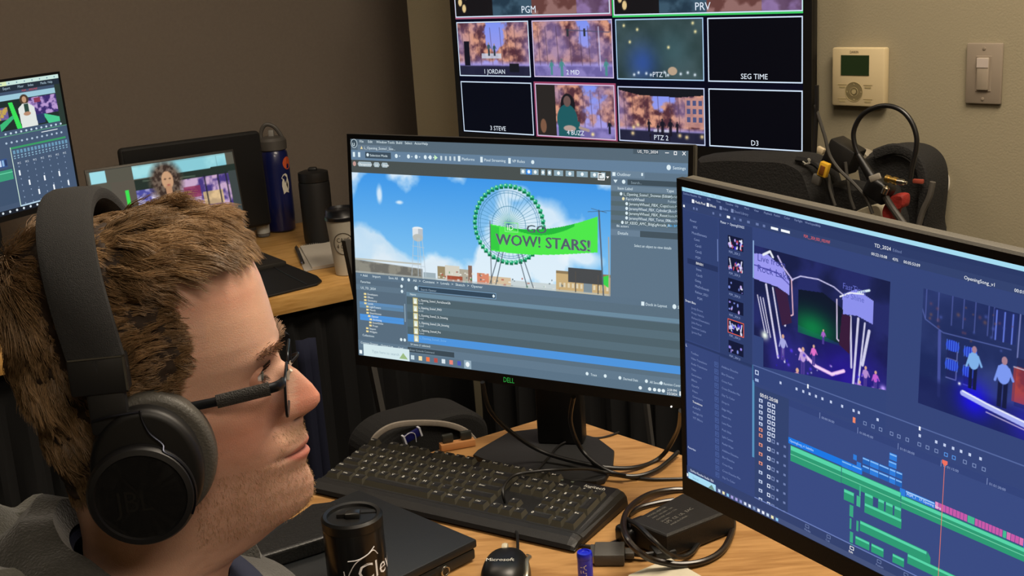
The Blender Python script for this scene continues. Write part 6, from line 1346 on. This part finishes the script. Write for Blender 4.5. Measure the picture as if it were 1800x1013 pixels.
mb = MB()
for i in range(16):
    c = q4[0].lerp(q4[1], (i + .5) / 16); mb.tube([c + Vector((0, .004 * math.cos(a), .006 + .006 * math.sin(a))) for a in np.linspace(0, 6.28, 9)], .0007, 5)
mb.obj('spiral_binding', mat('pale_wire', '#a8a69c', .4, .6), npd, world=WI)
pe = thing('pen', 'short dark pen lying left of the spiral notepad', 'pen', tuple(at_side(527, 452)))
a, b = at_side(521, 436, DZ + .006), at_side(532, 463, DZ + .006)
MB().tube([a, a.lerp(b, .5), b], .0055, 10).obj('barrel', mat('pen_dark', '#2a2a2c', .35), pe, world=WI); MB().tube([b, b + (b - a).normalized() * .012], (.0050, .001), 10).obj('pen_tip', mat('steel'), pe, world=WI)
MB().tube([a + Vector((0, 0, .007)), a.lerp(b, .35) + Vector((0, 0, .008))], .001, 6).obj('pen_clip', mat('steel'), pe, world=WI)
dm = [at_side(*q) for q in ((432, 440), (452, 447), (558, 489), (566, 497), (558, 503), (462, 527), (400, 540), (340, 470))]
o = MB().prism([(q.x, q.y) for q in dm][::-1], DZ + .0005, DZ + .007, r=.002).obj('desk_mat', mat('mat_black', '#0f0f10', .55, bump=.2, bscale=400)); tag(o, 'flat black mat with a rounded corner at the front edge of the side desk', 'mat')
rg = MB().tube([at_side(452, 453, DZ + .008), at_side(500, 480, DZ + .008), at_side(540, 500, DZ + .008)], .002, 6).obj('mat_ridge', mat('mat_black'), o)
nj = drape('cloth', [tuple((at_side(498, 540) + LN * .05)[:2]), tuple((at_side(533, 535) + LN * .05)[:2])], .05, .67, mat('navy_cloth', '#10152e', .9), amp=.012, wl=.035); tag(nj, 'dark navy cloth hanging below the side desk edge', 'cloth')

# ------------------------------------------------------------------ cabinet with bags and leads beside the wall screen
def wp(px, py, off=.15): return onpl(px, py, W0 + WN * off, WN)
WR = Rz(math.atan2(WU.y, WU.x))
cabn = thing('cabinet', 'black equipment cabinet against the beige wall under the bags and leads', 'cabinet', tuple((W0 + WU * -.10 + WN * .23)[:2]) + (0,), math.atan2(WU.y, WU.x))
MB().box((-.42, -.20, .02), (.32, .20, .872), r=.006).obj('carcass', mat('cabinet_black', '#0b0b0b', .6), cabn)
for x, hx in ((-.415, -.07), (-.045, -.03)):
    dr = MB().box((x, -.212, .05), (x + .36, -.201, .85), r=.003).obj('door', mat('cabinet_black'), cabn)
    MB().box((hx, -.222, .45), (hx + .012, -.212, .60), r=.003).obj('handle', mat('dull_steel'), dr)
def blob(name, label, cat, outline, off, th, m_, r=.02):
    "rounded soft thing with the given outline, thickness th out from the wall plane at off"
    o0 = wp(*outline[0], off); P_ = [(WR.inverted() @ (wp(*q, off) - o0)) for q in outline]
    zb = min(v.z for v in P_); t = thing(name, label, cat, tuple(o0 + Vector((0, 0, zb))), math.atan2(WU.y, WU.x))
    pts = spline([Vector((v.x, v.z, 0)) for v in P_] + [Vector((P_[0].x, P_[0].z, 0))], 4)[:-1]
    bm = bmesh.new(); n = len(pts); cx = sum(v.x for v in pts) / n; cy = sum(v.y for v in pts) / n; L = []
    for k, (sc, dp) in enumerate(((.86, -1), (.95, -.8), (1, -.4), (1, .4), (.95, .8), (.86, 1))):
        L.append([bm.verts.new((cx + (v.x - cx) * sc, -dp * th / 2, cy + (v.y - cy) * sc)) for v in pts])
    for a_, b_ in zip(L[:-1], L[1:]):
        for i in range(n): bm.faces.new((a_[i], a_[(i+1) % n], b_[(i+1) % n], b_[i]))
    bm.faces.new(L[0][::-1]); bm.faces.new(L[-1]); bmesh.ops.recalc_face_normals(bm, faces=bm.faces[:]); bmesh.ops.triangulate(bm, faces=[f for f in bm.faces if len(f.verts) > 4])
    mb = MB(); mb.bm(bm, 0, True, M=Tr(0, 0, -zb)); return t, mb, m_
nyl = mat('soft_black_nylon', '#141312', .85, bump=.9, bscale=260, noise=.3, nscale=90)
t, mb, m_ = blob('bag', 'black padded bag with a rounded top beside the wall hook', 'bag', [(1533, 268), (1560, 257), (1590, 253), (1615, 258), (1634, 271), (1645, 289), (1650, 315), (1649, 345), (1643, 400), (1640, 440), (1560, 440), (1545, 400), (1535, 330), (1526, 285)], .08, .12, nyl); mb.obj('bag_body', m_, t)
MB().tube([wp(x, y, .15) for x, y in ((1538, 272), (1570, 262), (1600, 270), (1618, 296), (1624, 340), (1618, 400))], .011, 8, sub=5, sx=.5).obj('strap', nyl, t, world=WI)
MB().tube([wp(x, y, .16) for x, y in ((1640, 320), (1634, 345), (1622, 372), (1614, 400))], .006, 8, sub=5).obj('zip_seam', mat('grey_seam', '#4c4842', .7), t, world=WI)
MB().box((-.012, -.004, -.004), (.008, .004, .004), M=Tr(wp(1616, 319, .165)) @ WR, r=.001).obj('red_label', mat('red_orange_tab', '#8e3a28', .7), t, world=WI)
t, mb, m_ = blob('bag', 'black soft bag with a small pale emblem below the wall screen', 'bag', [(1245, 272), (1300, 268), (1360, 270), (1400, 271), (1425, 277), (1448, 292), (1460, 320), (1470, 360), (1470, 420), (1240, 420), (1236, 330)], .22, .12, nyl); mb.obj('bag_body', m_, t)
mb = MB(); mb.tube([wp(x, y, .285) for x, y in ((1411, 284), (1418, 288), (1424, 282), (1420, 279), (1423, 287), (1414, 289))], .0016, 6, sub=3); mb.obj('emblem', mat('pale_emblem', '#8c8a80', .6), t, world=WI)
MB().tube([wp(x, y, .27) for x, y in ((1400, 280), (1430, 287), (1452, 310), (1462, 345))], .006, 8, sub=4).obj('piping', mat('black_leather'), t, world=WI)
t, mb, m_ = blob('pouch', 'black pouch lying between the two black bags', 'pouch', [(1455, 330), (1480, 318), (1520, 325), (1560, 322), (1575, 350), (1580, 420), (1450, 420)], .20, .08, nyl); mb.obj('pouch_body', m_, t)
t, mb, m_ = blob('red_cloth', 'crumpled red cloth tucked below the cable plugs', 'cloth', [(1568, 345), (1580, 340), (1594, 342), (1593, 362), (1580, 368), (1572, 390), (1560, 388), (1556, 368)], .27, .03, mat('red_cloth', '#8e2018', .7, noise=.3, nscale=60, bump=.8, bscale=150)); mb.obj('cloth_body', m_, t)
for lab, pts, c in (('crumpled pale plastic wrap just above the timeline monitor', [(1505, 372), (1522, 364), (1545, 358), (1556, 364), (1556, 384), (1530, 380)], '#c8c0a8'), ('pale crumpled wrap peeking out behind the looped lead', [(1498, 262), (1520, 262), (1533, 272), (1524, 282), (1505, 300), (1496, 284)], '#8c8474')):
    t, mb, m_ = blob('plastic_wrap', lab, 'wrap', pts, .24 if c[1] == 'c' else .12, .03, mat('pale_wrap_' + c[1], c, .4, bump=.9, bscale=120)); mb.obj('wrap_body', m_, t)
# wall-wart power supply
t = thing('plug_adapter', 'boxy black plug adapter sitting on the soft bag with a lead hanging down', 'adapter', tuple(wp(1482, 300, .24)), math.atan2(WU.y, WU.x))
Mq = Tr(wp(1483, 277, .24)) @ WR @ Ry(.45)
MB().box((-.030, -.025, -.022), (.028, .022, .030), M=Mq, r=.004).obj('adapter_body', mat('adapter_black'), t, world=WI)
MB().tube([wp(x, y, .27) for x, y in ((1486, 285), (1489, 310), (1494, 345), (1502, 368))], .0032, 8, sub=5).obj('cord', mat('grey_lead', '#3a3834', .5), t, world=WI)
t = thing('yellow_connector', 'small yellow connector among the black leads', 'connector', tuple(wp(1450, 305, .30)), math.atan2(WU.y, WU.x))
mb = MB(); Mq = Tr(wp(1449, 298, .30)) @ WR @ Ry(.3); mb.box((-.010, -.006, -.014), (.009, .006, .014), M=Mq, r=.002); mb.obj('yellow_shell', mat('yellow_plastic', '#c89a28', .45), t, world=WI)
MB().box((-.006, -.008, -.010), (.004, -.0055, .008), M=Mq, r=.001).obj('contact_plate', mat('brown_contact', '#7a4a20', .4, .3), t, world=WI); MB().box((-.018, -.006, -.034), (.000, .006, -.014), M=Mq, r=.003).obj('grey_housing', gp, t, world=WI)
MB().box((-.008, -.005, -.006), (.008, .005, .006), M=Tr(wp(1443, 264, .16)) @ WR @ Ry(.4), r=.002).obj('cream_plug', mat('cream_plastic', '#c0b090', .5))
tag(bpy.data.objects['cream_plug'], 'tiny cream plug at the lower corner of the wall screen', 'plug')
# looped lead with plugs
ld2 = thing('looped_lead', 'thick black lead arching in a tall loop in front of the beige wall', 'lead', tuple(wp(1530, 320, .26)), math.atan2(WU.y, WU.x))
MB().tube([wp(x, y, .26) for x, y in ((1532, 318), (1524, 300), (1514, 283), (1503, 256), (1501, 230), (1514, 204), (1536, 190), (1560, 186), (1584, 194), (1602, 214), (1611, 240), (1610, 264), (1604, 290), (1600, 315))], .0046, 12, sub=6).obj('cord', cab, ld2, world=WI)
mb = MB(); mb.tube([wp(x, y, .27) for x, y in ((1508, 272), (1520, 292), (1536, 318))], (.006, .010), 12, sub=3); mb.obj('strain_relief', bezel, ld2, world=WI)
Mq = Tr(wp(1548, 335, .28)) @ WR @ Ry(.5); MB().box((-.028, -.016, -.020), (.022, .016, .020), M=Mq, r=.008, seg=3).obj('plug_head', bezel, ld2, world=WI)
MB().box((-.012, -.0035, -.006), (.012, .0, .006), M=Tr(wp(1539, 312, .305)) @ WR @ Ry(-.4), r=.002).obj('pale_label', mat('beige_label', '#8f897e', .7), ld2, world=WI)
Mq = Tr(wp(1566, 316, .29)) @ WR @ Ry(1.75)
mb = MB(); mb.lathe([(.0001, -.010), (.007, -.010), (.007, -.003), (.0055, -.003), (.0055, .004), (.007, .005), (.007, .012), (.004, .012), (.004, .020), (.0001, .020)], 20, M=Mq); mb.obj('gold_plug', mat('brass'), ld2, world=WI)
mb = MB(); mb.lathe([(.0001, -.006), (.0055, -.006), (.0055, .006), (.003, .006), (.003, .012), (.0001, .012)], 20, M=Tr(wp(1583, 320, .30)) @ WR @ Ry(1.6)); mb.lathe([(.0001, -.006), (.0065, -.006), (.0065, .006), (.0001, .010)], 20, M=Tr(wp(1556, 335, .30)) @ WR @ Ry(.4)); mb.obj('steel_plug', mat('steel'), ld2, world=WI)
MB().tube([wp(x, y, .29) for x, y in ((1556, 345), (1566, 362), (1580, 382), (1592, 398))], .0065, 10, sub=4).obj('lower_cord', mat('grey_lead'), ld2, world=WI)
for lab, pts, r_ in (('thin dark lead running from the wall screen edge down to the bags', ((1433, 184), (1439, 205), (1450, 240), (1458, 272), (1475, 298), (1500, 322), (1522, 348), (1534, 376)), .0034), ('thin dark lead looping in front of the soft bag', ((1440, 300), (1456, 308), (1458, 330), (1468, 362)), .003), ('lead rising beside the wall screen behind the cream plug', ((1436, 150), (1436, 185), (1434, 230), (1432, 268)), .004)):
    o = MB().tube([wp(x, y, .285) for x, y in pts], r_, 8, sub=6).obj('lead', mat('grey_lead') if 'thin' in lab else cab); tag(o, lab, 'lead')
